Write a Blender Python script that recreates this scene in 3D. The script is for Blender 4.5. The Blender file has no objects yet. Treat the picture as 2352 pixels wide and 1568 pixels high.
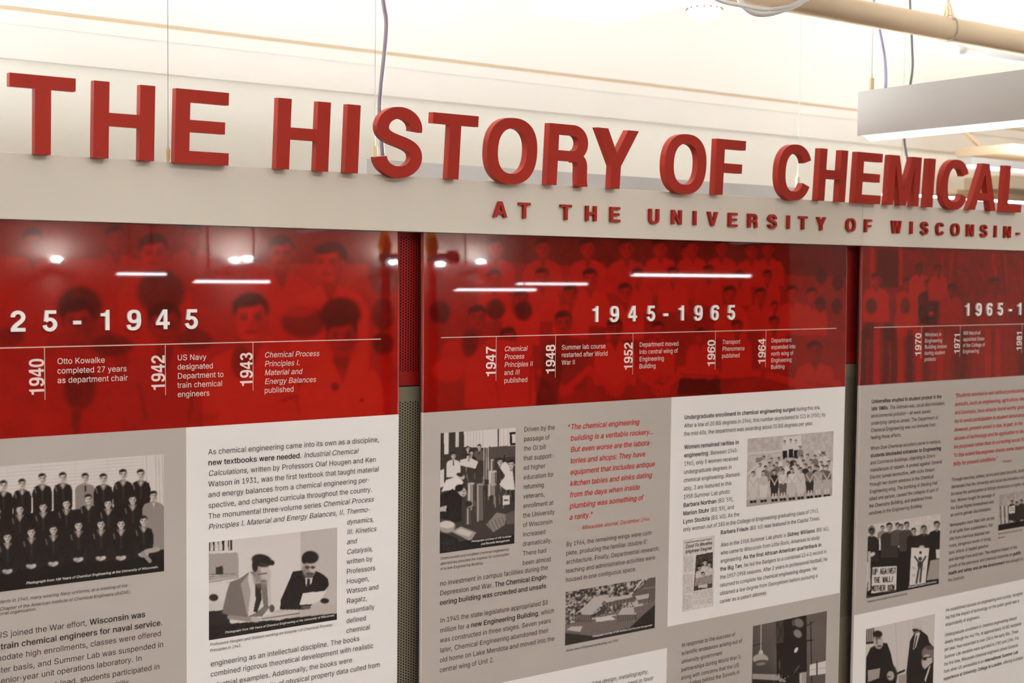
import bpy, math, random
import numpy as np
from mathutils import Matrix, Vector
from mathutils.geometry import delaunay_2d_cdt

SC = bpy.context.scene
COL = SC.collection
# ------------------------------------------------------------------ camera, world, exposure, lamps
FPX, CX, CY = 2990.0, 1176.0, 784.0
RW = np.array([[0.81793499, -0.021727, 0.57490024],
               [-0.5752058, -0.04996233, 0.81648151],
               [0.01098366, -0.99851475, -0.05336343]])      # rows: world X, Y, Z in camera axes (right, down, forward)
EYE = np.array([0.0, -2.11, 1.75])
cam = bpy.data.cameras.new('camera')
cam.lens = FPX / 2352 * 36.0
cam.sensor_width = 36.0
cam.clip_start = 0.05
cam.dof.use_dof = True
cam.dof.focus_distance = 2.45
cam.dof.aperture_fstop = 6.3
camo = bpy.data.objects.new('camera', cam)
COL.objects.link(camo)
M = Matrix.Identity(4)
for i in range(3):
    M[i][0] = RW[i][0]; M[i][1] = -RW[i][1]; M[i][2] = -RW[i][2]; M[i][3] = EYE[i]
camo.matrix_world = M
SC.camera = camo
SC.view_settings.view_transform = 'Standard'
SC.view_settings.look = 'None'
SC.view_settings.exposure = -0.15
SC.view_settings.gamma = 1.0
SC.view_settings.use_curve_mapping = False
W = bpy.data.worlds.new('world'); SC.world = W; W.use_nodes = True
W.node_tree.nodes['Background'].inputs[0].default_value = (1.0, 0.9, 0.78, 1)
W.node_tree.nodes['Background'].inputs[1].default_value = 0.02
SC.cycles.use_denoising = True
SC.cycles.max_bounces = 8
SC.cycles.diffuse_bounces = 5
SC.cycles.caustics_reflective = False
SC.cycles.caustics_refractive = False

DOWN_POWER = 26.0      # emission of the pendants' lower diffusers
UP_POWER = 88.0          # emission of the pendants' upper diffusers
BACK_POWER = 330.0      # emission of the uplights behind the display
SPOT_POWER = 5000.0      # the wall sconces at the far side of the hall
WARM = (1.0, 1.05, 1.10)

# ------------------------------------------------------------------ helpers
def lin(c):
    c = np.asarray(c, float) / 255.0
    return np.where(c <= 0.04045, c / 12.92, ((c + 0.055) / 1.055) ** 2.4)

MATS = {}
def mat(name, rgb, rough=0.5, spec=0.5, metal=0.0, emit=None, strength=0.0, noise=0.0, nscale=20.0, bump=0.0, bscale=60.0, attr=None, coat=0.0, srgb=True):
    if name in MATS: return MATS[name]
    m = bpy.data.materials.new(name); m.use_nodes = True
    nt = m.node_tree; b = nt.nodes['Principled BSDF']
    c = tuple(lin(rgb)) if srgb else tuple(rgb)
    b.inputs['Base Color'].default_value = (*c, 1)
    b.inputs['Roughness'].default_value = rough
    b.inputs['Specular IOR Level'].default_value = spec
    b.inputs['Metallic'].default_value = metal
    b.inputs['Coat Weight'].default_value = coat
    if emit:
        b.inputs['Emission Color'].default_value = (*emit, 1)
        b.inputs['Emission Strength'].default_value = strength
    if attr:
        a = nt.nodes.new('ShaderNodeAttribute'); a.attribute_name = attr
        nt.links.new(a.outputs['Color'], b.inputs['Base Color'])
    if noise or bump:
        tc = nt.nodes.new('ShaderNodeTexCoord')
    if noise:
        n = nt.nodes.new('ShaderNodeTexNoise'); n.inputs['Scale'].default_value = nscale; n.inputs['Detail'].default_value = 5
        nt.links.new(tc.outputs['Object'], n.inputs['Vector'])
        mx = nt.nodes.new('ShaderNodeMixRGB'); mx.blend_type = 'MULTIPLY'; mx.inputs[0].default_value = 1.0
        r = nt.nodes.new('ShaderNodeValToRGB')
        r.color_ramp.elements[0].position = 0.3; r.color_ramp.elements[1].position = 0.7
        lo = 1 - noise; r.color_ramp.elements[0].color = (lo, lo, lo, 1); r.color_ramp.elements[1].color = (1, 1, 1, 1)
        nt.links.new(n.outputs['Fac'], r.inputs[0]); nt.links.new(r.outputs[0], mx.inputs[2])
        mx.inputs[1].default_value = (*c, 1)
        nt.links.new(mx.outputs[0], b.inputs['Base Color'])
    if bump:
        n2 = nt.nodes.new('ShaderNodeTexNoise'); n2.inputs['Scale'].default_value = bscale; n2.inputs['Detail'].default_value = 2
        nt.links.new(tc.outputs['Object'], n2.inputs['Vector'])
        bp = nt.nodes.new('ShaderNodeBump'); bp.inputs['Strength'].default_value = bump; bp.inputs['Distance'].default_value = 0.002
        nt.links.new(n2.outputs['Fac'], bp.inputs['Height']); nt.links.new(bp.outputs[0], b.inputs['Normal'])
    MATS[name] = m
    return m

def mesh_obj(name, verts, faces, m, parent=None, smooth=False, loc=None):
    me = bpy.data.meshes.new(name)
    me.from_pydata([tuple(map(float, v)) for v in verts], [], [tuple(map(int, f)) for f in faces])
    me.update()
    if smooth:
        me.polygons.foreach_set('use_smooth', [True] * len(me.polygons))
    me.materials.append(m)
    o = bpy.data.objects.new(name, me)
    COL.objects.link(o)
    if parent is not None:
        o.parent = parent
        o.matrix_parent_inverse = Matrix.Translation(-Vector(parent.location))
    if loc is not None: o.location = loc
    return o

def empty(name, loc=(0, 0, 0)):
    o = bpy.data.objects.new(name, None); o.location = loc; o.empty_display_size = 0.05
    COL.objects.link(o)
    return o

def tag(o, label=None, cat=None, group=None, kind=None):
    if label: o['label'] = label
    if cat: o['category'] = cat
    if group: o['group'] = group
    if kind: o['kind'] = kind
    return o

class MB:
    def __init__(s): s.v = []; s.f = []
    def box(s, x0, x1, y0, y1, z0, z1, bev=0.0):
        if bev > 0:
            import bmesh
            bm = bmesh.new()
            bmesh.ops.create_cube(bm, size=1.0)
            for v in bm.verts:
                v.co = Vector(((x0 + x1) / 2 + v.co.x * (x1 - x0), (y0 + y1) / 2 + v.co.y * (y1 - y0), (z0 + z1) / 2 + v.co.z * (z1 - z0)))
            bmesh.ops.bevel(bm, geom=bm.edges[:], offset=bev, segments=2, affect='EDGES', profile=0.5)
            b = len(s.v)
            bm.verts.index_update()
            s.v += [tuple(v.co) for v in bm.verts]
            s.f += [tuple(b + v.index for v in f.verts) for f in bm.faces]
            bm.free(); return s
        b = len(s.v)
        s.v += [(x0, y0, z0), (x1, y0, z0), (x1, y1, z0), (x0, y1, z0), (x0, y0, z1), (x1, y0, z1), (x1, y1, z1), (x0, y1, z1)]
        s.f += [(b, b + 3, b + 2, b + 1), (b + 4, b + 5, b + 6, b + 7), (b, b + 1, b + 5, b + 4), (b + 1, b + 2, b + 6, b + 5), (b + 2, b + 3, b + 7, b + 6), (b + 3, b, b + 4, b + 7)]
        return s
    def tube(s, pts, r, n=12, caps=True):
        pts = [Vector(p) for p in pts]
        rs = r if isinstance(r, (list, tuple)) else [r] * len(pts)
        b0 = len(s.v)
        up = None
        for i, p in enumerate(pts):
            t = (pts[min(i + 1, len(pts) - 1)] - pts[max(i - 1, 0)])
            t = t.normalized() if t.length > 1e-9 else Vector((0, 0, 1))
            if up is None:
                up = t.cross(Vector((0, 0, 1))) if abs(t.z) < 0.9 else t.cross(Vector((1, 0, 0)))
            up = (up - t * up.dot(t)).normalized()
            w = t.cross(up)
            for k in range(n):
                a = 2 * math.pi * k / n
                s.v.append(tuple(p + (up * math.cos(a) + w * math.sin(a)) * rs[i]))
        for i in range(len(pts) - 1):
            for k in range(n):
                a = b0 + i * n + k; c = b0 + i * n + (k + 1) % n
                s.f.append((a, c, c + n, a + n))
        if caps:
            s.f.append(tuple(b0 + k for k in range(n))[::-1]); e = b0 + (len(pts) - 1) * n
            s.f.append(tuple(e + k for k in range(n)))
        return s
    def build(s, name, m, parent=None, smooth=False):
        return mesh_obj(name, s.v, s.f, m, parent, smooth)

def curve_pts(pts, n=8):
    """Catmull-Rom through the points."""
    P = [Vector(p) for p in pts]; P = [2 * P[0] - P[1]] + P + [2 * P[-1] - P[-2]]
    out = []
    for i in range(1, len(P) - 2):
        a, b, c, d = P[i - 1:i + 3]
        for k in range(n):
            t = k / n
            out.append(0.5 * ((2 * b) + (c - a) * t + (2 * a - 5 * b + 4 * c - d) * t * t + (3 * b - a - 3 * c + d) * t ** 3))
    out.append(P[-2])
    return out

def ray(px, py):
    return RW @ np.array([(px - CX) / FPX, (py - CY) / FPX, 1.0])
def at(px, py, Y=0.0):
    """point of the vertical plane y = Y that the photograph shows at (px, py)"""
    d = ray(px, py); t = (Y - EYE[1]) / d[1]
    return EYE + t * d
def project(X, Y, Z):
    q0 = X - EYE[0]; q1 = Y - EYE[1]; q2 = Z - EYE[2]
    c = [RW[0][i] * q0 + RW[1][i] * q1 + RW[2][i] * q2 for i in range(3)]
    return CX + FPX * c[0] / c[2], CY + FPX * c[1] / c[2]

BAND = 1.481                      # lower edge of the red header band
TOP = 1.8228
def bow(z):
    z = np.asarray(z, float)
    return 0.04 * np.clip(z - BAND, 0, None) ** 2

# ------------------------------------------------------------------ glyphs
def cdt_union(polys, signs=None):
    """triangles of the non-zero union of closed polygons (lists of (x, y)); signs give the winding of each"""
    vs, fs = [], []
    sg = []
    for i, p in enumerate(polys):
        q = [p[0]]
        for a in p[1:]:
            if abs(a[0] - q[-1][0]) + abs(a[1] - q[-1][1]) > 1e-4: q.append(a)
        if abs(q[0][0] - q[-1][0]) + abs(q[0][1] - q[-1][1]) < 1e-4: q.pop()
        if len(q) < 3: continue
        ar = sum(q[k][0] * q[(k + 1) % len(q)][1] - q[(k + 1) % len(q)][0] * q[k][1] for k in range(len(q)))
        s = signs[i] if signs else (1 if ar > 0 else -1)
        if ar < 0: q = q[::-1]
        b = len(vs)
        vs += [Vector((float(a[0]), float(a[1]))) for a in q]
        fs.append(list(range(b, b + len(q)))); sg.append(s)
    v2, e2, f2, _, _, of = delaunay_2d_cdt(vs, [], fs, 1, 1e-5)
    tris = []
    for f, o in zip(f2, of):
        if sum(sg[k] for k in o) != 0:
            tris.append(tuple(f))
    V = np.array([(v.x, v.y) for v in v2])
    return V, tris

def arc(cx, cy, rx, ry, a0, a1, n=20):
    return [(cx + rx * math.cos(math.radians(a0 + (a1 - a0) * i / n)), cy + ry * math.sin(math.radians(a0 + (a1 - a0) * i / n))) for i in range(n + 1)]
def sup(cx, cy, rx, ry, a0, a1, n=24, e=2.35):
    out = []
    for i in range(n + 1):
        t = math.radians(a0 + (a1 - a0) * i / n); c, s = math.cos(t), math.sin(t)
        out.append((cx + rx * math.copysign(abs(c) ** (2 / e), c), cy + ry * math.copysign(abs(s) ** (2 / e), s)))
    return out
def bez(p0, p1, p2, p3, n=14):
    out = []
    for i in range(n + 1):
        t = i / n; u = 1 - t
        out.append(tuple(u ** 3 * a + 3 * u * u * t * b + 3 * u * t * t * c + t ** 3 * d for a, b, c, d in zip(p0, p1, p2, p3)))
    return out
def stroke(path, V=143, H=118):
    """outline of a path drawn with an elliptical pen: V thick where it runs upright, H where it runs level"""
    L, R = [], []
    n = len(path)
    for i, p in enumerate(path):
        a = path[max(i - 1, 0)]; b = path[min(i + 1, n - 1)]
        tx, ty = b[0] - a[0], b[1] - a[1]; l = math.hypot(tx, ty) or 1
        nx, ny = -ty / l, tx / l
        L.append((p[0] + nx * V / 2, p[1] + ny * H / 2)); R.append((p[0] - nx * V / 2, p[1] - ny * H / 2))
    return L + R[::-1]
def rect(x0, y0, x1, y1): return [(x0, y0), (x1, y0), (x1, y1), (x0, y1)]

def S_path():
    p = arc(333, 512, 208, 166, -8, 176, 26)
    p += bez(p[-1], (118, 330), (557, 420), (557, 208), 18)[1:]
    p += arc(338, 208, 219, 168, 0, -176, 26)[1:]
    return p
BOLD = {  # ch: (advance, [solid polygons], [holes])
 'T': (611, [rect(14, 598, 598, 718), rect(235, 0, 378, 718)], []),
 'H': (722, [rect(71, 0, 215, 718), rect(507, 0, 651, 718), rect(71, 306, 651, 430)], []),
 'E': (667, [rect(76, 0, 220, 718), rect(76, 0, 621, 123), rect(76, 595, 607, 718), rect(76, 306, 576, 425)], []),
 'F': (611, [rect(76, 0, 220, 718), rect(76, 595, 587, 718), rect(76, 290, 540, 410)], []),
 'L': (611, [rect(76, 0, 220, 718), rect(76, 0, 583, 123)], []),
 'I': (278, [rect(64, 0, 214, 718)], []),
 'Y': (667, [[(15, 718), (180, 718), (334, 430), (488, 718), (653, 718), (407, 273), (407, 0), (262, 0), (262, 273)]], []),
 'A': (722, [[(20, 0), (279, 718), (445, 718), (702, 0), (548, 0), (497, 149), (223, 149), (172, 0)]], [[(263, 267), (457, 267), (361, 552)]]),
 'M': (833, [[(69, 0), (69, 718), (276, 718), (417, 222), (558, 718), (765, 718), (765, 0), (630, 0), (630, 585), (486, 0), (348, 0), (204, 585), (204, 0)]], []),
 'N': (722, [[(69, 0), (69, 718), (214, 718), (513, 234), (513, 718), (654, 718), (654, 0), (508, 0), (210, 480), (210, 0)]], []),
 'V': (667, [[(19, 718), (175, 718), (333, 187), (492, 718), (648, 718), (414, 0), (252, 0)]], []),
 'W': (944, [[(6, 718), (162, 718), (266, 193), (391, 718), (553, 718), (680, 193), (783, 718), (938, 718), (761, 0), (603, 0), (472, 539), (342, 0), (183, 0)]], []),
 'U': (722, [stroke([(144, 718), (144, 280)] + sup(361, 250, 217, 210, 180, 360, 24)[0:] + [(578, 280), (578, 718)], 146, 124)], []),
 'O': (778, [sup(389, 359, 345, 378, 0, 360, 60)], [sup(389, 359, 199, 258, 0, 360, 60)]),
 'C': (722, [stroke(sup(368, 359, 251, 317, 26, 334, 44), 146, 122)], []),
 'S': (667, [stroke(S_path(), 146, 126)], []),
 'R': (722, [rect(76, 0, 221, 718), stroke([(150, 657), (430, 657)] + arc(430, 504, 152, 153, 90, -90, 22) + [(430, 351), (150, 351)], 146, 122),
             stroke([(430, 330)] + bez((470, 345), (590, 340), (588, 250), (590, 200), 12) + bez((590, 200), (592, 90), (596, 40), (612, 0), 8)[1:], 142, 110),
             [(541, 0), (560, 60), (665, 60), (677, 28), (677, 0)]], []),
 '-': (333, [rect(27, 215, 306, 345)], []),
 '0': (556, [sup(278, 346, 246, 365, 0, 360, 48)], [sup(278, 346, 104, 252, 0, 360, 48)]),
 '1': (556, [[(378, 0), (378, 710), (280, 710), (262, 650), (225, 612), (160, 594), (69, 590), (69, 487), (235, 487), (235, 0)]], []),
 '2': (556, [stroke(arc(270, 490, 172, 160, 182, -10, 26) + bez((440, 470), (420, 300), (130, 250), (100, 50), 14)[1:], 142, 120), rect(26, 0, 511, 122),
             [(26, 0), (40, 110), (120, 230), (240, 122)]], []),
 '3': (556, [stroke(arc(270, 510, 160, 142, 170, -88, 22), 138, 112), stroke(arc(272, 200, 180, 160, 92, -172, 26), 142, 118), rect(205, 305, 300, 410)], []),
 '4': (556, [[(22, 148), (22, 262), (292, 710), (440, 710), (440, 264), (526, 264), (526, 150), (440, 150), (440, 0), (302, 0), (302, 150)]], [[(302, 264), (302, 540), (130, 264)]]),
 '5': (556, [stroke([(125, 345)] + arc(265, 225, 180, 180, 132, -172, 30), 142, 118), rect(118, 592, 484, 710), [(64, 330), (108, 710), (236, 710), (200, 345)]], []),
 '6': (556, [sup(280, 222, 244, 240, 0, 360, 44)], [sup(280, 218, 104, 130, 0, 360, 36)]),
 '7': (556, [[(32, 710), (528, 710), (528, 605), (430, 480), (350, 300), (312, 100), (305, 0), (150, 0), (162, 120), (212, 310), (290, 470), (372, 588), (32, 588)]], []),
 '8': (556, [sup(278, 520, 218, 192, 0, 360, 40), sup(278, 205, 246, 224, 0, 360, 40)], [sup(278, 520, 84, 82, 0, 360, 28), sup(278, 205, 106, 112, 0, 360, 30)]),
}
_six = stroke(bez((488, 520), (470, 690), (330, 660), (278, 655), 12) + sup(290, 350, 192, 300, 92, 190, 20)[1:], 142, 112)
BOLD['6'][1].append(_six)
BOLD['9'] = (556, [[(556 - x, 691 - y) for x, y in p] for p in BOLD['6'][1]], [[(556 - x, 691 - y) for x, y in p] for p in BOLD['6'][2]])
_bold = {}
def bold_glyph(ch):
    if ch not in _bold:
        adv, sol, hol = BOLD[ch]
        V, T = cdt_union(sol)                         # union of the strokes ...
        if hol:                                       # ... minus the counters
            V, T = cdt_cut(sol, hol)
        else:
            V, T = cdt_cut(sol, [])
        _bold[ch] = (adv / 1000, V / 1000, T)
    return _bold[ch]
def cdt_cut(sol, hol):
    vs, fs = [], []; kinds = []
    for k, lst in ((1, sol), (-100, hol)):
        for p in lst:
            q = []
            for a in p:
                if not q or abs(a[0] - q[-1][0]) + abs(a[1] - q[-1][1]) > 0.05: q.append(a)
            if abs(q[0][0] - q[-1][0]) + abs(q[0][1] - q[-1][1]) < 0.05: q.pop()
            ar = sum(q[i][0] * q[(i + 1) % len(q)][1] - q[(i + 1) % len(q)][0] * q[i][1] for i in range(len(q)))
            if ar < 0: q = q[::-1]
            b = len(vs); vs += [Vector(a) for a in q]; fs.append(list(range(b, b + len(q)))); kinds.append(k)
    v2, e2, f2, _, _, of = delaunay_2d_cdt(vs, [], fs, 1, 1e-3)
    # a self-touching stroke may be reported oddly: decide by the triangle's middle against each polygon
    def wind(p, x, y):
        w = 0
        for i in range(len(p)):
            x0, y0 = p[i]; x1, y1 = p[(i + 1) % len(p)]
            if y0 <= y < y1 and (x1 - x0) * (y - y0) - (x - x0) * (y1 - y0) > 0: w += 1
            elif y1 <= y < y0 and (x1 - x0) * (y - y0) - (x - x0) * (y1 - y0) < 0: w -= 1
        return w
    T = []
    for f in f2:
        x = sum(v2[i].x for i in f) / 3; y = sum(v2[i].y for i in f) / 3
        if any(wind(p, x, y) for p in sol) and not any(wind(p, x, y) for p in hol): T.append(tuple(f))
    return np.array([(v.x, v.y) for v in v2]), T

# text face: Blender's own interface font, glyphs fitted to grotesque advance widths
REGW = dict(zip("abcdefghijklmnopqrstuvwxyz", [556, 556, 500, 556, 556, 278, 556, 556, 222, 222, 500, 222, 833, 556, 556, 556, 556, 333, 500, 278, 556, 500, 722, 500, 500, 500]))
REGW.update(zip("ABCDEFGHIJKLMNOPQRSTUVWXYZ", [667, 667, 722, 722, 667, 611, 778, 722, 278, 500, 667, 556, 833, 722, 778, 667, 778, 722, 667, 611, 722, 667, 944, 667, 667, 611]))
BOLDW = dict(zip("abcdefghijklmnopqrstuvwxyz", [556, 611, 556, 611, 556, 333, 611, 611, 278, 278, 556, 278, 889, 611, 611, 611, 611, 389, 556, 333, 611, 556, 778, 556, 556, 500]))
BOLDW.update(zip("ABCDEFGHIJKLMNOPQRSTUVWXYZ", [722, 722, 722, 722, 667, 611, 778, 722, 278, 556, 722, 611, 833, 722, 778, 667, 778, 722, 667, 611, 722, 667, 944, 667, 667, 611]))
for d_ in (REGW, BOLDW):
    d_.update({c: 556 for c in "0123456789$"}); d_.update({'.': 278, ',': 278, ':': 278, "'": 191, '-': 333, '(': 333, ')': 333, ' ': 278, '!': 278, '\u2026': 1000, '\u2013': 556, '\u201c': 333, '\u201d': 333, '\u2018': 222})
try:
    FONT = bpy.data.fonts.load(bpy.utils.system_resource('DATAFILES') + '/fonts/Inter.woff2')
except Exception:
    FONT = None
def _text_splines(s):
    c = bpy.data.curves.new('t', 'FONT'); c.body = s; c.size = 1.0
    if FONT: c.font = FONT
    o = bpy.data.objects.new('t', c); COL.objects.link(o)
    dg = bpy.context.evaluated_depsgraph_get()
    cu = o.evaluated_get(dg).to_curve(dg)
    out = []
    for sp in cu.splines:
        bp = sp.bezier_points; n = len(bp); poly = []
        for i in range(n):
            a, b = bp[i], bp[(i + 1) % n]
            p0, p1, p2, p3 = a.co, a.handle_right, b.handle_left, b.co
            d = (p3 - p0); L = d.length
            dev = 0 if L < 1e-6 else max(abs((p1 - p0).cross(d).z), abs((p2 - p0).cross(d).z)) / L
            k = 1 if dev < 0.004 else (2 if dev < 0.02 else 3)
            for j in range(k):
                t = j / k; u = 1 - t
                q = p0 * u ** 3 + p1 * 3 * u * u * t + p2 * 3 * u * t * t + p3 * t ** 3
                poly.append((q.x, q.y))
        out.append(poly)
    o.evaluated_get(dg).to_curve_clear() if hasattr(o, 'to_curve_clear') else None
    bpy.data.objects.remove(o); bpy.data.curves.remove(c)
    return out
_hsp = _text_splines('HH'); _hx = sorted(min(p[0] for p in s) for s in _hsp)
H_ADV = _hx[1] - _hx[0]; H_LEFT = _hx[0]
CAPH = max(p[1] for p in _hsp[0])
FS = 0.718 / CAPH                                   # brings the capital height to 0.718 em
_g = {}
def glyph(ch, bold=False):
    key = (ch, bold)
    if key in _g: return _g[key]
    w = (BOLDW if bold else REGW).get(ch, 556) / 1000
    st = 0.118 if bold else 0.084
    if ch == ' ': r = (w, np.zeros((0, 2)), [])
    elif ch == 'I': V, T = cdt_cut([rect(1000 * (w - st) / 2, 0, 1000 * (w + st) / 2, 718)], []); r = (w, V / 1000, T)
    elif ch == 'l': V, T = cdt_cut([rect(1000 * (w - st * .95) / 2, 0, 1000 * (w + st * .95) / 2, 730)], []); r = (w, V / 1000, T)
    elif bold and ch in "0123456789": a, V, T = bold_glyph(ch); r = (a, V, T)
    else:
        sp = _text_splines(ch + 'H')
        hmin = max(min(p[0] for p in s) for s in sp if len(s) == len(_hsp[0])) if any(len(s) == len(_hsp[0]) for s in sp) else None
        # the last spline set belongs to H: it is the rightmost
        sp.sort(key=lambda s: min(p[0] for p in s))
        h = sp.pop()
        adv = (min(p[0] for p in h) - H_LEFT)
        sx = w / max(adv, 0.05)
        polys = [[(x, y * FS) for x, y in s] for s in sp]
        polys = [[(x * sx, y) for x, y in s] for s in polys]
        off = 0.017 if bold else 0.001
        areas = [sum(s[k][0] * s[(k + 1) % len(s)][1] - s[(k + 1) % len(s)][0] * s[k][1] for k in range(len(s))) for s in polys]
        og = 1 if areas[int(np.argmax(np.abs(areas)))] > 0 else -1
        P2 = []
        for s in polys:
            n = len(s); q = []
            for k in range(n):
                a, b, c = s[k - 1], s[k], s[(k + 1) % n]
                n1 = np.array([b[1] - a[1], -(b[0] - a[0])]); n2 = np.array([c[1] - b[1], -(c[0] - b[0])])
                n1 = n1 / (np.linalg.norm(n1) + 1e-9); n2 = n2 / (np.linalg.norm(n2) + 1e-9)
                m = n1 + n2; m = m / max(np.linalg.norm(m), 1e-6)
                f = off * og / max(0.5, float(m @ n1))
                q.append((b[0] + m[0] * f, b[1] + m[1] * f * (0.75 if bold else 1)))
            P2.append(q)
        V, T = cdt_wind(P2, og)
        r = (w, V, T)
    _g[key] = r
    return r
def cdt_wind(polys, og):
    vs, fs = [], []
    for q in polys:
        if len(q) < 3: continue
        ar = sum(q[i][0] * q[(i + 1) % len(q)][1] - q[(i + 1) % len(q)][0] * q[i][1] for i in range(len(q)))
        q2 = q if ar > 0 else q[::-1]
        b = len(vs); vs += [Vector(a) for a in q2]; fs.append(list(range(b, b + len(q2))))
    v2, e2, f2, _, _, of = delaunay_2d_cdt(vs, [], fs, 1, 1e-5)
    A = [np.array(p) for p in polys]
    T = []
    for f in f2:
        x = sum(v2[i].x for i in f) / 3; y = sum(v2[i].y for i in f) / 3
        w = 0
        for p in A:
            q = np.roll(p, -1, 0)
            x0, y0, x1, y1 = p[:, 0], p[:, 1], q[:, 0], q[:, 1]
            cr = (x1 - x0) * (y - y0) - (x - x0) * (y1 - y0)
            w += int(np.sum((y0 <= y) & (y < y1) & (cr > 0))) - int(np.sum((y1 <= y) & (y < y0) & (cr < 0)))
        if w != 0: T.append(tuple(f))
    return np.array([(v.x, v.y) for v in v2]), T

def parse(line):
    """*bold*, /italic/ marks -> list of (ch, bold, italic)"""
    out, b, it = [], False, False
    for c in line:
        if c == '*': b = not b
        elif c == '/': it = not it
        else: out.append((c, b, it))
    return out
def width(line): return sum(glyph(c, b)[0] for c, b, i in parse(line))

class Ink:
    def __init__(s): s.V = []; s.T = []; s.n = 0
    def line(s, x, z, size, text, sx=1.0, track=0.0):
        for c, b, it in parse(text):
            w, V, T = glyph(c, b)
            if len(T):
                gx = V[:, 0] + (0.2 * V[:, 1] if it else 0)
                s.V.append(np.stack([x + gx * size * sx, z + V[:, 1] * size], 1))
                s.T += [(a + s.n, d + s.n, e + s.n) for a, d, e in T]; s.n += len(V)
            x += w * size * sx + track
        return x
    def upright(s, x, z, size, text, sy=1.0, track=0.0):
        """turned a quarter turn: reads upwards, baseline on the line X = x"""
        for c in text:
            w, V, T = bold_glyph(c)
            s.V.append(np.stack([x - V[:, 1] * size, z + V[:, 0] * size * sy], 1))
            s.T += [(a + s.n, d + s.n, e + s.n) for a, d, e in T]; s.n += len(V)
            z += w * size * sy + track
        return z
    def rect(s, x0, x1, z0, z1):
        s.V.append(np.array([(x0, z0), (x1, z0), (x1, z1), (x0, z1)])); s.T += [(s.n, s.n + 1, s.n + 2), (s.n, s.n + 2, s.n + 3)]; s.n += 4
    def build(s, name, m, parent, lift=0.0006):
        V = np.concatenate(s.V, 0)
        y = bow(V[:, 1]) - lift
        o = mesh_obj(name, np.stack([V[:, 0], y, V[:, 1]], 1), s.T, m, parent)
        if len(s.T) > 400: o['kind'] = 'stuff'
        return o

def solid_letter(name, ch, x, z, sx, sz, y0, depth, lean, m, parent, y_base=None):
    """a cut-out letter: back at y0, front at y0 - depth, leaning forward by `lean` radians about its foot"""
    adv, V, T = bold_glyph(ch)
    n = len(V)
    cnt = {}
    for t in T:
        for a, b in ((t[0], t[1]), (t[1], t[2]), (t[2], t[0])):
            cnt[(a, b)] = cnt.get((a, b), 0) + 1
    bnd = [e for e in cnt if (e[1], e[0]) not in cnt]
    verts = []
    for d in (0, depth):
        for vx, vz in V:
            Y = -d; Z = vz * sz
            verts.append((x + vx * sx, y0 + Y * math.cos(lean) - Z * math.sin(lean), z + Z * math.cos(lean) + Y * math.sin(lean)))
    F = [(t[0], t[2], t[1]) for t in T] + [(t[0] + n, t[1] + n, t[2] + n) for t in T]
    F += [(b, a, a + n, b + n) for a, b in bnd]
    F2 = []
    for f in F:
        F2.append(f[::-1] if len(f) == 4 else f)
    return mesh_obj(name, verts, F2, m, parent)

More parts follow.
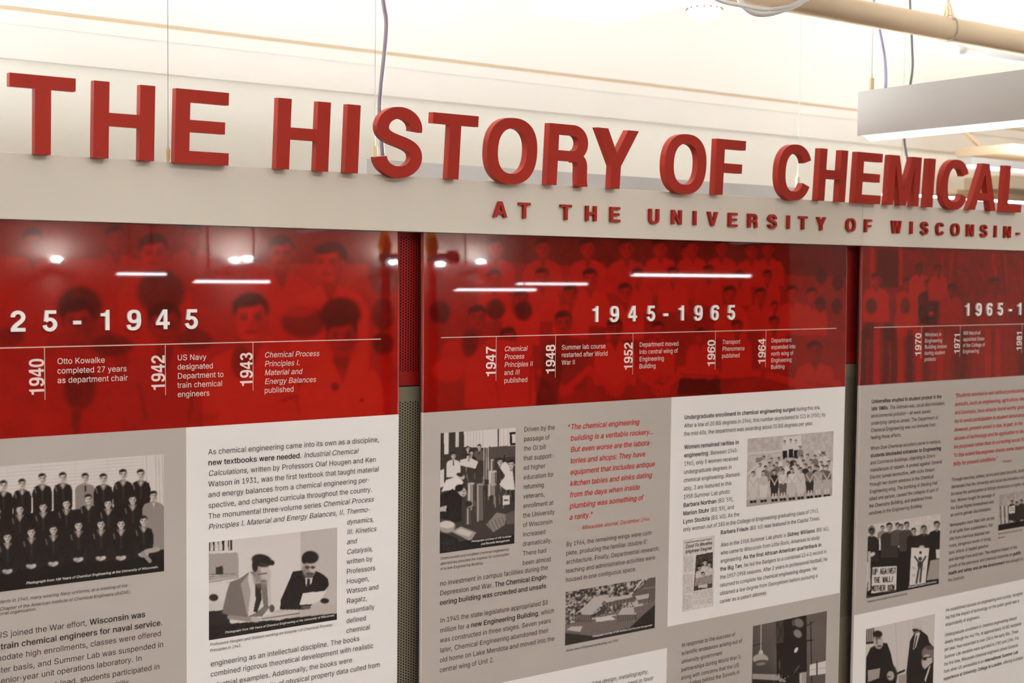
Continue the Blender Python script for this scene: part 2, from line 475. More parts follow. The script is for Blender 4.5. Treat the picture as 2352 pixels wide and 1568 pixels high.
# ------------------------------------------------------------------ flat prints (pictures on the panels), computed per vertex
class Print:
    """a rectangle of the panel as a fine grid; pictures are worked out at its vertices"""
    def __init__(s, X0, X1, Z0, Z1, step):
        s.nx = max(2, int((X1 - X0) / step)); s.nz = max(2, int((Z1 - Z0) / step))
        s.X, s.Z = np.meshgrid(np.linspace(X0, X1, s.nx), np.linspace(Z0, Z1, s.nz))
        s.px, s.py = project(s.X, bow(s.Z), s.Z)
        s.v = np.full(s.X.shape, 0.5)
        s.rng = np.random.RandomState(7)
        s.fr(1, 0, 0)
    def fr(s, k, ox, oy):                       # picture frame the marks below are given in: scale and origin
        s.x = (s.px - ox) * k; s.y = (s.py - oy) * k; s.k = k; return s
    def fill(s, val): s.v[:] = val; return s
    def mix(s, m, val): s.v = s.v * (1 - m) + val * m; return s
    def ell(s, cx, cy, rx, ry, val, a=1.0, soft=0.25, rot=0.0):
        dx, dy = s.x - cx, s.y - cy
        if rot:
            c, q = math.cos(rot), math.sin(rot); dx, dy = dx * c + dy * q, -dx * q + dy * c
        r = np.sqrt((dx / rx) ** 2 + (dy / ry) ** 2)
        return s.mix(np.clip((1 + soft / 2 - r) / soft, 0, 1) * a, val)
    def poly(s, pts, val, a=1.0):
        w = np.zeros(s.x.shape, int); n = len(pts)
        for i in range(n):
            x0, y0 = pts[i]; x1, y1 = pts[(i + 1) % n]
            if y0 == y1: continue
            c = ((y0 <= s.y) != (y1 <= s.y)) & (s.x < x0 + (s.y - y0) * (x1 - x0) / (y1 - y0))
            w ^= c.astype(int)
        return s.mix(w * a, val)
    def seg(s, x0, y0, x1, y1, wd, val, a=1.0):
        dx, dy = x1 - x0, y1 - y0; L = dx * dx + dy * dy or 1
        t = np.clip(((s.x - x0) * dx + (s.y - y0) * dy) / L, 0, 1)
        d = np.hypot(s.x - x0 - t * dx, s.y - y0 - t * dy)
        return s.mix(np.clip((wd / 2 - d) * 1.5 / max(s.k, .3) + 0.5, 0, 1) * a, val)
    def grad(s, y0, v0, y1, v1, a=1.0):
        t = np.clip((s.y - y0) / (y1 - y0), 0, 1); return s.mix(a, v0 + (v1 - v0) * t)
    def noise(s, amp, cell=1):
        h, w = s.v.shape
        n = s.rng.rand(h // cell + 2, w // cell + 2)
        yi = np.arange(h) / cell; xi = np.arange(w) / cell
        y0 = yi.astype(int); x0 = xi.astype(int); fy = (yi - y0)[:, None]; fx = (xi - x0)[None]
        g = n[y0][:, x0] * (1 - fy) * (1 - fx) + n[y0 + 1][:, x0] * fy * (1 - fx) + n[y0][:, x0 + 1] * (1 - fy) * fx + n[y0 + 1][:, x0 + 1] * fy * fx
        s.v = s.v + (g - 0.5) * amp; return s
    def blur(s, n=1):
        for _ in range(n):
            p = np.pad(s.v, 1, mode='edge'); s.v = (p[1:-1, 1:-1] * 2 + p[:-2, 1:-1] + p[2:, 1:-1] + p[1:-1, :-2] + p[1:-1, 2:]) / 6
        return s
    def head(s, x, y, r, face=0.78, hair=0.12, turn=0.0, glasses=False, hairup=0.42, feat=0.35):
        """a printed face: neck, hair, face, brow, eyes, nose, mouth and a shaded cheek"""
        s.ell(x, y + r * 0.95, r * 0.36, r * 0.55, face * 0.72)
        s.ell(x - turn * r * 0.15, y - r * 0.34, r * 0.72, r * 0.68, hair, soft=0.2)
        s.ell(x + turn * r * 0.08, y + r * 0.10, r * 0.62, r * 0.84, face, soft=0.2)
        s.ell(x - r * 0.12, y - r * 0.66, r * 0.62, r * 0.26, hair, soft=0.4, rot=-0.18)
        s.ell(x, y - r * 0.30, r * 0.4, r * 0.14, min(1, face * 1.15), a=0.5, soft=0.8)
        s.ell(x + r * 0.42, y + r * 0.2, r * 0.26, r * 0.6, face * 0.55, a=0.55, soft=0.9)
        t = turn * r * 0.16
        for e in (-1, 1):
            s.ell(x + t + e * r * 0.28, y + r * 0.0, r * 0.17, r * 0.09, feat * 0.5, a=0.85, soft=0.6)
            s.ell(x + t + e * r * 0.28, y - r * 0.17, r * 0.2, r * 0.05, feat * 0.4, a=0.6, soft=0.6)
            s.ell(x + e * r * 0.66, y + r * 0.08, r * 0.1, r * 0.2, face * 0.8, soft=0.4)
            if glasses:
                s.ell(x + t + e * r * 0.3, y + r * 0.02, r * 0.26, r * 0.2, 0.08, a=0.8, soft=0.3); s.ell(x + t + e * r * 0.3, y + r * 0.02, r * 0.18, r * 0.13, face * .8, soft=0.4)
        s.ell(x + t * 1.3 + r * 0.04, y + r * 0.27, r * 0.1, r * 0.2, face * 0.7, a=0.6, soft=0.8)
        s.ell(x + t, y + r * 0.56, r * 0.26, r * 0.08, feat * 0.7, a=0.8, soft=0.6)
        return s
    def bust(s, x, y, r, body=0.1, tie=None, shirt=0.85, w=1.9, h=4.0, low=0.1):
        """shoulders and chest under a head at (x, y)"""
        t = y + r * 1.15
        s.poly([(x - r * 0.5, t), (x + r * 0.5, t), (x + r * w * 0.8, t + r * 0.45), (x + r * w, t + r * 1.2), (x + r * w * 1.02, t + r * h), (x - r * w * 1.02, t + r * h), (x - r * w, t + r * 1.2), (x - r * w * 0.8, t + r * 0.45)], body)
        if shirt is not None:
            s.poly([(x - r * 0.42, t - r * 0.1), (x + r * 0.42, t - r * 0.1), (x + r * 0.05, t + r * 1.0)], shirt)
        if tie is not None:
            s.poly([(x - r * 0.1, t + r * 0.2), (x + r * 0.12, t + r * 0.2), (x + r * 0.18, t + r * 1.6), (x - r * 0.12, t + r * 1.6)], tie)
        return s
    def sailor(s, x, y, r, hands=False):
        t = y + r * 1.1
        s.poly([(x - r * 0.4, t), (x + r * 0.45, t), (x + r * 1.55, t + r * 0.55), (x + r * 1.9, t + r * 1.7), (x + r * 1.75, t + r * 6), (x - r * 1.75, t + r * 6), (x - r * 1.9, t + r * 1.7), (x - r * 1.5, t + r * 0.5)], 0.09)
        s.poly([(x - r * 0.52, t - r * .1), (x + r * 0.52, t - r * .1), (x, t + r * 1.05)], 0.72)
        for e in (-1, 1): s.seg(x + e * r * 0.75, t - r * 0.05, x, t + r * 1.25, r * 0.14, 0.75, 0.9)
        s.seg(x, t + r * 1.3, x + r * 0.05, t + r * 3.4, r * 0.4, 0.2, 0.8)
        s.seg(x - r * 1.45, t + r * 0.7, x - r * 1.2, t + r * 1.7, r * 0.16, 0.7, 0.8)
        if hands:
            s.seg(x - r * 1.5, t + r * 2, x - r * 0.3, t + r * 5.2, r * 0.2, 0.02, .5); s.seg(x + r * 1.5, t + r * 2, x + r * 0.3, t + r * 5.2, r * 0.2, 0.02, .5)
            s.ell(x - r * 0.3, t + r * 5.5, r * 0.75, r * 0.42, 0.66, rot=0.3); s.ell(x + r * 0.4, t + r * 5.4, r * 0.6, r * 0.4, 0.74, rot=-0.4)
            for q in range(4): s.seg(x - r * (.6 - .3 * q), t + r * 5.3, x - r * (.45 - .3 * q), t + r * 5.85, r * 0.06, 0.3, .7)
        s.head(x, y, r)
        return s
    def build(s, name, parent, m, ramp, lift=0.0003, sides=None):
        t = np.clip(s.v, 0, 1)[..., None]
        ks = np.linspace(0, 1, len(ramp)); R = lin(np.array(ramp, float))
        idx = np.clip((t[..., 0] * (len(ramp) - 1)).astype(int), 0, len(ramp) - 2); f = (t[..., 0] * (len(ramp) - 1) - idx)[..., None]
        C = R[idx] * (1 - f) + R[idx + 1] * f
        X, Z = s.X, s.Z; Y = bow(Z) - lift
        if sides is not None:                      # the sheet's polished edges, turned back to its thickness
            ec = np.broadcast_to(lin(sides), (X.shape[0], 1, 3))
            X = np.concatenate([X[:, :1], X[:, :1], X, X[:, -1:], X[:, -1:]], 1); Z = np.concatenate([Z[:, :1], Z[:, :1], Z, Z[:, -1:], Z[:, -1:]], 1)
            yb = bow(Z[:, :1]) + 0.006
            Y = np.concatenate([yb, bow(Z[:, :1]) - lift, Y, bow(Z[:, :1]) - lift, yb], 1)
            C = np.concatenate([ec, ec, C, ec, ec], 1)
        h, w = X.shape
        V = np.stack([X, Y, Z], -1).reshape(-1, 3)
        i = (np.arange(h - 1)[:, None] * w + np.arange(w - 1)[None]).ravel()
        F = np.stack([i, i + 1, i + w + 1, i + w], 1)
        me = bpy.data.meshes.new(name)
        me.vertices.add(len(V)); me.vertices.foreach_set('co', V.ravel())
        me.loops.add(F.size); me.loops.foreach_set('vertex_index', F.ravel())
        me.polygons.add(len(F)); me.polygons.foreach_set('loop_start', np.arange(0, F.size, 4)); me.polygons.foreach_set('loop_total', np.full(len(F), 4))
        me.update(calc_edges=True)
        ca = me.color_attributes.new('print', 'FLOAT_COLOR', 'POINT')
        ca.data.foreach_set('color', np.concatenate([C.reshape(-1, 3), np.ones((len(V), 1))], 1).ravel())
        me.polygons.foreach_set('use_smooth', [sides is None or True] * len(F))
        me.materials.append(m)
        o = bpy.data.objects.new(name, me); COL.objects.link(o)
        o.parent = parent; o.matrix_parent_inverse = Matrix.Translation(-Vector(parent.location))
        return o

GREY = [(14, 10, 9), (52, 44, 40), (98, 88, 82), (150, 138, 130), (196, 184, 176), (222, 212, 204)]
RED = [(48, 4, 2), (84, 9, 5), (122, 13, 7), (150, 16, 9), (166, 27, 15)]

def quad_print(c, step=0.0011, pad=0.0):
    """grid over the rectangle whose corners the photograph shows at TL, TR, BR, BL"""
    q = [at(*p) for p in c]
    X0 = (q[0][0] + q[3][0]) / 2; X1 = (q[1][0] + q[2][0]) / 2; Z1 = (q[0][2] + q[1][2]) / 2; Z0 = (q[2][2] + q[3][2]) / 2
    return Print(X0, X1, Z0, Z1, step)

# --- the pictures
def picture_sailors():
    p = quad_print([(-60, 1080.5), (375, 1037.3), (377.8, 1311.5), (-60, 1366)]).fr(2.7604, 0, 1000)
    p.fill(0.86)
    for k in range(13): p.seg(-200, 215 + k * 21, 905, 122 + k * 21, 3, 0.66, 0.7)
    for xx in (45, 262, 475, 680, 905): p.seg(xx, 90, xx + 4, 420, 7, 0.78, 0.9)
    p.poly([(918, 90), (1050, 80), (1050, 480), (930, 480)], 0.84)
    for xx in (925, 985, 1005, 1028): p.seg(xx, 90, xx + 8, 430, 5, 0.62, 0.8)
    for x, y, r in ((-90, 320, 38), (22, 315, 37), (140, 305, 36), (268, 272, 38), (398, 264, 37)): p.sailor(x, y, r * .88)
    p.bust(540, 268, 31, body=0.5, tie=0.1, w=2.05, h=6); p.head(540, 268, 31)
    for x, y, r in ((655, 272, 37), (780, 245, 38), (892, 246, 38)): p.sailor(x, y, r * .88)
    p.bust(973, 382, 32, body=0.52, shirt=0.8, w=2.2, h=10); p.head(973, 382, 32)
    p.poly([(-200, 520), (60, 500), (300, 480), (900, 440), (1000, 560), (1050, 900), (-200, 1050)], 0.08)
    p.bust(973, 382, 32, body=0.52, shirt=0.8, w=2.2, h=10); p.head(973, 382, 32)
    for x, y in ((-20, 480), (125, 468), (273, 452), (420, 432), (560, 402), (685, 432), (840, 405)): p.sailor(x, y, 32)
    p.poly([(-200, 900), (1050, 720), (1050, 900), (-200, 1050)], 0.06)
    for x, y in ((-80, 650), (47, 645), (198, 612), (338, 597), (497, 570), (640, 562), (767, 560), (910, 540)): p.sailor(x, y, 33, hands=True)
    p.poly([(-200, 930), (100, 905), (1050, 770), (1050, 900), (-200, 1050)], 0.05, 0.0)
    yb = lambda x: 985 - x * 0.12
    p.poly([(-200, 935), (0, 920), (500, 865), (1050, 800), (1050, 900), (-200, 1050)], 0.05)
    p.seg(925, 735, 1000, 720, 30, 0.62); p.seg(905, 745, 950, 795, 26, 0.55)
    return p.blur(1).noise(0.03)

def picture_professors():
    p = quad_print([(478.6, 1244.4), (773.8, 1211.8), (774.2, 1423.4), (480.5, 1468.8)]).fr(2.6667, 440, 980)
    p.fill(0.88).poly([(668, 600), (900, 600), (900, 1200), (668, 1200)], 0.74)
    p.poly([(100, 760), (285, 750), (290, 950), (100, 960)], 0.62)
    for k, (a, w_) in enumerate(((105, 10), (118, 7), (130, 12), (148, 6), (160, 7), (172, 6), (186, 16), (206, 6), (222, 8), (235, 14))):
        p.poly([(a, 695), (a + w_, 694), (a + w_ - 2, 758), (a + 3, 760)], [0.1, 0.7, 0.15, 0.8, 0.4, 0.75, 0.1, 0.8, 0.2, 0.08][k])
    p.poly([(100, 762), (285, 752), (285, 768), (100, 776)], 0.9).poly([(100, 955), (300, 925), (300, 940), (100, 972)], 0.85)
    p.poly([(150, 860), (190, 850), (195, 900), (150, 905)], 0.2)
    for k in range(6): p.seg(105, 940 - k * 7, 270, 915 - k * 3, 5, [0.9, 0.3][k % 2], .8)
    p.ell(135, 1045, 28, 22, 0.15); p.poly([(105, 1075), (205, 1060), (190, 1150), (105, 1160)], 0.82)
    p.poly([(100, 1130), (220, 1120), (260, 1330), (100, 1330)], 0.12)
    # desk and papers
    p.poly([(520, 1120), (900, 1080), (900, 1200), (400, 1270)], 0.72)
    p.poly([(100, 1215), (420, 1190), (900, 1140), (900, 1240), (100, 1320)], 0.09)
    p.poly([(410, 1160), (640, 1120), (670, 1140), (540, 1185), (420, 1182)], 0.78).seg(430, 1175, 660, 1140, 6, 0.3)
    # man bending over the desk
    p.poly([(355, 885), (300, 925), (235, 950), (215, 1010), (185, 1140), (240, 1160), (340, 1165), (430, 1160), (490, 1090), (480, 1000), (470, 930), (430, 900)], 0.44)
    p.poly([(300, 960), (350, 900), (390, 960), (360, 1130), (340, 1150)], 0.62)
    p.poly([(352, 885), (420, 945), (440, 1100), (390, 1140), (345, 1160), (362, 1010), (345, 930)], 0.86)
    p.poly([(388, 960), (425, 960), (428, 1060), (400, 1138), (378, 1130), (392, 1060)], 0.16)
    p.seg(470, 930, 480, 1090, 22, 0.78); p.ell(492, 1112, 16, 24, 0.3)
    p.seg(230, 1165, 400, 1185, 26, 0.55); p.ell(390, 1180, 30, 16, 0.7)
    p.ell(432, 885, 50, 78, 0.74, rot=-0.4).ell(398, 905, 26, 56, 0.42, a=.6, soft=.7).ell(430, 818, 62, 38, 0.1, rot=0.2).ell(388, 848, 18, 40, 0.12).ell(492, 832, 16, 16, 0.12).ell(440, 840, 30, 8, .3, a=.6, rot=.2).poly([(468, 890), (482, 915), (466, 920)], .74)
    p.seg(405, 905, 460, 895, 6, 0.3).ell(440, 945, 20, 8, 0.4).ell(425, 958, 40, 30, 0.5, a=.5, soft=.8)
    # man in the dark suit
    p.poly([(690, 875), (620, 885), (590, 960), (545, 1060), (542, 1118), (700, 1118), (770, 1060), (840, 970), (835, 930), (800, 900), (755, 880)], 0.07)
    p.poly([(695, 925), (745, 905), (735, 960), (700, 975)], 0.85).poly([(708, 930), (726, 930), (722, 975), (705, 970)], 0.1)
    p.ell(722, 855, 44, 68, 0.72, rot=0.08).ell(700, 880, 22, 44, 0.4, a=.6, soft=.8).ell(727, 798, 50, 38, 0.1).ell(690, 812, 16, 26, 0.1)
    p.seg(695, 858, 755, 858, 5, 0.15).ell(708, 860, 12, 9, 0.25).ell(742, 860, 12, 9, 0.25).ell(725, 900, 26, 10, 0.3).ell(725, 915, 22, 10, 0.35)
    p.poly([(680, 1020), (828, 1000), (790, 1060), (740, 1085), (660, 1090)], 0.92)
    p.ell(815, 1065, 26, 16, 0.1).ell(700, 1105, 30, 12, 0.35)
    p.poly([(100, 1230), (900, 1150), (900, 1230), (100, 1320)], 0.06, 0.8)
    return p.blur(1).noise(0.03)

def picture_laboratory():
    p = quad_print([(1010.9, 993.3), (1183.5, 983.2), (1181.9, 1248.4), (1010.9, 1269.6)], 0.0011).fr(2.497, 960, 940)
    p.fill(0.22)
    p.poly([(262, 100), (600, 90), (600, 205), (400, 220), (265, 215)], 0.86)
    for xx in (285, 300, 318, 335, 352, 372, 470, 492, 515): p.seg(xx, 110, xx, 215, 3, 0.6, .8)
    p.seg(460, 100, 460, 215, 6, 0.1).poly([(525, 130), (600, 125), (600, 200), (528, 205)], 0.12).poly([(538, 142), (600, 138), (600, 190), (540, 192)], 0.85)
    p.poly([(148, 130), (175, 128), (175, 255), (150, 258)], 0.85).poly([(215, 125), (235, 124), (235, 215), (215, 215)], 0.8)
    p.poly([(400, 215), (600, 205), (600, 270), (400, 280)], 0.3)
    rng = np.random.RandomState(3)
    for _ in range(60):
        x = rng.uniform(270, 560); y = rng.uniform(230, 520); p.seg(x, y, x + rng.uniform(-12, 12), y + rng.uniform(20, 80), rng.uniform(3, 8), rng.choice([0.1, 0.15, 0.5, 0.7]), 0.7)
    # people
    p.bust(203, 265, 20, body=0.88, tie=0.1, w=2.0, h=5); p.head(203, 265, 20)
    p.bust(285, 225, 15, body=0.2, w=2, h=3); p.head(285, 225, 15)
    p.bust(352, 215, 15, body=0.35, tie=.1, w=2, h=4); p.head(352, 215, 16)
    p.bust(305, 250, 16, body=0.12, w=2, h=3); p.head(305, 250, 17)
    p.poly([(240, 290), (300, 275), (345, 300), (330, 340), (240, 320)], 0.85); p.head(290, 272, 18)
    p.poly([(125, 350), (150, 340), (150, 440), (125, 450)], 0.85)
    p.poly([(135, 470), (160, 405), (230, 380), (262, 420), (210, 460)], 0.9); p.ell(250, 386, 19, 16, 0.7, rot=.3).ell(240, 374, 20, 11, 0.15, rot=.2)
    p.poly([(460, 320), (500, 300), (540, 330), (555, 460), (500, 460), (465, 430), (500, 380)], 0.88); p.head(470, 300, 22); p.head(535, 315, 27, turn=-1)
    # apparatus
    for a, b, c, d, v in ((285, 425, 325, 560, .55), (335, 430, 382, 640, .4), (405, 355, 450, 430, .62), (400, 430, 450, 495, .5), (415, 290, 435, 350, .5)):
        p.poly([(a, b), (c, b - 5), (c, d - 5), (a, d)], v); p.seg(a + 8, b, a + 8, d, 8, v + .25); p.seg(c - 5, b, c - 5, d, 7, v * .4); p.ell((a + c) / 2, b, (c - a) / 2, 7, v + .15)
    for xx in (378, 390, 402): p.seg(xx, 180, xx, 400, 4, 0.85)
    p.poly([(485, 495), (525, 490), (525, 545), (485, 550)], 0.88).seg(495, 520, 515, 520, 8, 0.2)
    # foreground student
    p.poly([(125, 490), (200, 455), (250, 500), (250, 640), (210, 650), (125, 620)], 0.07); p.ell(252, 470, 22, 32, 0.72, rot=-.5).ell(236, 450, 24, 20, 0.1, rot=-.3).ell(262, 470, 6, 3, .2).ell(262, 488, 7, 3, .3)
    p.poly([(125, 560), (165, 550), (160, 585), (125, 585)], 0.7); p.ell(165, 672, 48, 36, 0.62).ell(165, 660, 44, 20, 0.8)
    p.poly([(275, 560), (300, 560), (305, 660), (270, 660)], 0.3).seg(285, 570, 285, 655, 7, .75)
    p.ell(290, 540, 20, 16, 0.14)
    p.poly([(190, 700), (245, 670), (335, 705), (300, 755)], 0.6).poly([(210, 702), (245, 682), (315, 706), (290, 730)], 0.75)
    p.poly([(390, 660), (450, 590), (505, 600), (500, 660), (430, 705)], 0.5); 
    for k in range(5): p.seg(400 + 20 * k, 650 - 8 * k, 425 + 18 * k, 700 - 10 * k, 3, 0.2, .7)
    p.poly([(500, 600), (600, 560), (600, 650), (510, 660)], 0.35).poly([(125, 700), (230, 740), (230, 830), (125, 830)], 0.08).poly([(230, 760), (560, 715), (560, 770), (230, 810)], 0.06)
    return p.blur(1).noise(0.04)

def picture_aerial():
    p = quad_print([(1298.9, 1360), (1504.7, 1324.1), (1504.3, 1441.5), (1297.7, 1482)], 0.0011).fr(2.42, 1270, 920)
    p.fill(0.45).noise(0.9, 3).blur(1)
    p.poly([(430, 1090), (560, 960), (620, 960), (600, 1120)], 0.36).seg(430, 1080, 510, 980, 8, 0.8).seg(500, 1045, 600, 1030, 3, .6)
    p.poly([(60, 1240), (300, 1185), (600, 1100), (600, 1300), (60, 1370)], 0.42)
    p.seg(70, 1235, 350, 1190, 5, 0.85)
    for roof, wall in (([(120, 1185), (195, 1125), (230, 1085), (305, 1078), (270, 1130), (215, 1190)], [(120, 1187), (215, 1190), (215, 1228), (122, 1230)]),
                       ([(270, 1100), (430, 1075), (445, 1090), (300, 1125)], [(290, 1122), (445, 1092), (445, 1115), (300, 1145)]),
                       ([(358, 1190), (385, 1150), (470, 1145), (460, 1188)], [(358, 1192), (460, 1188), (470, 1215), (362, 1228)]),
                       ([(440, 1120), (500, 1100), (500, 1140), (450, 1150)], [(450, 1148), (500, 1138), (500, 1165), (452, 1178)]),
                       ([(455, 1085), (535, 1070), (530, 1100), (470, 1110)], [(470, 1108), (532, 1098), (532, 1118), (475, 1130)]),
                       ([(75, 1272), (100, 1255), (165, 1252), (150, 1285)], [(75, 1285), (150, 1285), (150, 1330), (75, 1325)])):
        p.poly(roof, 0.7).poly(wall, 0.32)
        (x0, y0), (x1, y1) = wall[0], wall[1]
        for k in range(1, 8):
            t = k / 8; p.seg(x0 + (x1 - x0) * t, y0 + (y1 - y0) * t + 4, x0 + (x1 - x0) * t, y0 + (y1 - y0) * t + 30, 2.5, 0.62, .8)
    p.poly([(235, 1205), (320, 1195), (350, 1215), (240, 1230)], 0.78).poly([(240, 1180), (290, 1140), (310, 1150), (262, 1192)], 0.25)
    p.poly([(480, 1210), (570, 1130), (600, 1260), (420, 1270)], 0.12)
    rng = np.random.RandomState(5)
    for _ in range(90):
        x = rng.uniform(70, 440); y = 1095 - (x - 70) * 0.17 + rng.uniform(-45, 28); r = rng.uniform(5, 13); p.ell(x, y, r, r * .8, rng.choice([0.12, 0.2, 0.55, 0.7]), a=.8, soft=.5)
    for _ in range(40):
        x = rng.uniform(70, 150); y = rng.uniform(1100, 1240); r = rng.uniform(4, 10); p.ell(x, y, r, r * .8, rng.choice([0.15, 0.25, 0.7]), a=.8, soft=.5)
    p.poly([(60, 1290), (250, 1310), (600, 1215), (600, 1290), (60, 1380)], 0.08, .75)
    return p.blur(1).noise(0.06)

def picture_summer_class():
    p = quad_print([(1717.4, 1007.9), (1914.5, 988.8), (1911.2, 1135.9), (1714.1, 1166.2)], 0.0011).fr(4.612, 1540, 880)
    p.fill(0.74).noise(0.12, 6)
    for k in range(9): p.seg(800, 620 + k * 38, 1750, 520 + k * 38, 3, 0.62, .5)
    p.poly([(1195, 570), (1385, 550), (1385, 740), (1195, 760)], 0.92)
    p.poly([(900, 790), (985, 780), (985, 830), (905, 840)], 0.5).poly([(1580, 725), (1640, 720), (1640, 770), (1580, 775)], 0.45)
    p.poly([(800, 740), (1190, 700), (1190, 720), (800, 760)], .85)
    p.seg(810, 965, 1010, 790, 14, 0.92).seg(1570, 720, 1720, 860, 14, 0.92).seg(870, 920, 870, 1010, 10, 0.9).seg(1690, 850, 1690, 960, 10, .9)
    p.poly([(800, 1240), (1750, 1090), (1750, 1250), (800, 1380)], 0.66)
    for x, y in ((1210, 620), (1273, 605), (1328, 612)):
        p.bust(x, y, 17, body=0.88, w=1.7, h=4.5, shirt=None).poly([(x - 24, y + 95), (x + 26, y + 92), (x + 24, y + 180), (x - 20, y + 182)], 0.12); p.head(x, y, 17)
    p.bust(1372, 680, 19, body=.5, w=1.7, h=4, shirt=None); p.head(1372, 680, 19)
    rng = np.random.RandomState(11)
    for row, (n, x0, x1, y0, dy, r) in enumerate(((9, 1000, 1620, 800, -40, 20), (9, 960, 1680, 860, -30, 22), (8, 1000, 1620, 900, -20, 23))):
        for k in range(n):
            x = x0 + (x1 - x0) * k / (n - 1) + rng.uniform(-14, 14); y = y0 + dy * k / (n - 1) + rng.uniform(-14, 14)
            p.bust(x, y, r, body=rng.choice([0.88, 0.8, 0.7, 0.45, 0.2]), w=1.8, h=5, shirt=None); p.head(x, y, r, face=.75)
    for k, (x, b, l) in enumerate(((875, .85, .8), (985, .75, .85), (1100, .15, .2), (1190, .85, .35), (1285, .9, .75), (1378, .8, .8), (1475, .45, .2), (1562, .62, .7), (1655, .4, .7))):
        y = 955 - k * 8; r = 26
        p.bust(x, y, r, body=b, w=1.75, h=5.2, shirt=None)
        p.poly([(x - 44, y + 130), (x + 44, y + 125), (x + 34, y + 250), (x - 34, y + 260)], l)
        p.seg(x - 14, y + 235, x - 16, y + 290, 17, .8); p.seg(x + 16, y + 232, x + 14, y + 286, 17, .8)
        p.ell(x - 18, y + 300, 17, 15, 0.1).ell(x + 18, y + 296, 17, 15, .1).seg(x - 38, y + 60, x + 5, y + 135, 13, .72).seg(x + 38, y + 60, x - 2, y + 135, 13, .72)
        p.head(x, y, r)
    return p.blur(1).noise(0.03)

def picture_tower():
    p = quad_print([(1731, 1439.9), (1902.6, 1399), (1890, 1650), (1722, 1700)], 0.0011).fr(4.04, 1540, 1180)
    p.fill(0.33).grad(900, 0.38, 1560, 0.24)
    p.ell(1280, 1330, 330, 330, 0.45, a=.5, soft=.3)
    p.poly([(980, 900), (1260, 880), (1265, 1600), (985, 1600)], 0.07)
    p.poly([(985, 990), (1050, 980), (1050, 1190), (985, 1200)], 0.24).seg(985, 1000, 1050, 1180, 5, .06).seg(1050, 1000, 985, 1190, 5, .06)
    p.seg(1230, 900, 1235, 1600, 14, 0.1).seg(1300, 1000, 1310, 1560, 10, 0.14).seg(980, 1210, 1320, 1170, 10, .05).seg(760, 1220, 860, 1200, 8, .12).seg(1100, 1120, 1330, 1000, 8, .14)
    p.ell(1190, 1010, 48, 40, .45, rot=.6).ell(1180, 1110, 34, 44, .5, rot=-.7).ell(1140, 1010, 16, 30, .3)
    p.ell(1165, 1262, 14, 28, .9, rot=.5).ell(1012, 1400, 8, 50, .3).ell(1170, 1440, 6, 50, .35, rot=.6)
    p.seg(840, 1030, 838, 1270, 9, 0.7)
    p.poly([(825, 1262), (852, 1262), (862, 1300), (815, 1300)], 0.75).ell(835, 1345, 72, 48, 0.66, soft=.1).ell(838, 1372, 64, 18, 0.3, rot=-.12).ell(838, 1390, 46, 14, .5, rot=-.1)
    p.poly([(1290, 1400), (1440, 1360), (1440, 1480), (1290, 1500)], 0.85).seg(1358, 1370, 1358, 1490, 12, .15).seg(1290, 1448, 1440, 1425, 4, .5)
    p.poly([(760, 1480), (1000, 1490), (1080, 1560), (760, 1540)], 0.6).poly([(760, 1530), (1010, 1545), (1000, 1620), (760, 1620)], .12)
    p.poly([(1195, 1475), (1262, 1462), (1262, 1620), (1195, 1620)], 0.62).seg(1210, 1490, 1210, 1600, 16, .75)
    rng = np.random.RandomState(2)
    for _ in range(30):
        x = rng.uniform(940, 1090); y = rng.uniform(1480, 1560); p.ell(x, y, 6, 5, rng.choice([.7, .1]), a=.8)
    return p.blur(1).noise(0.03)

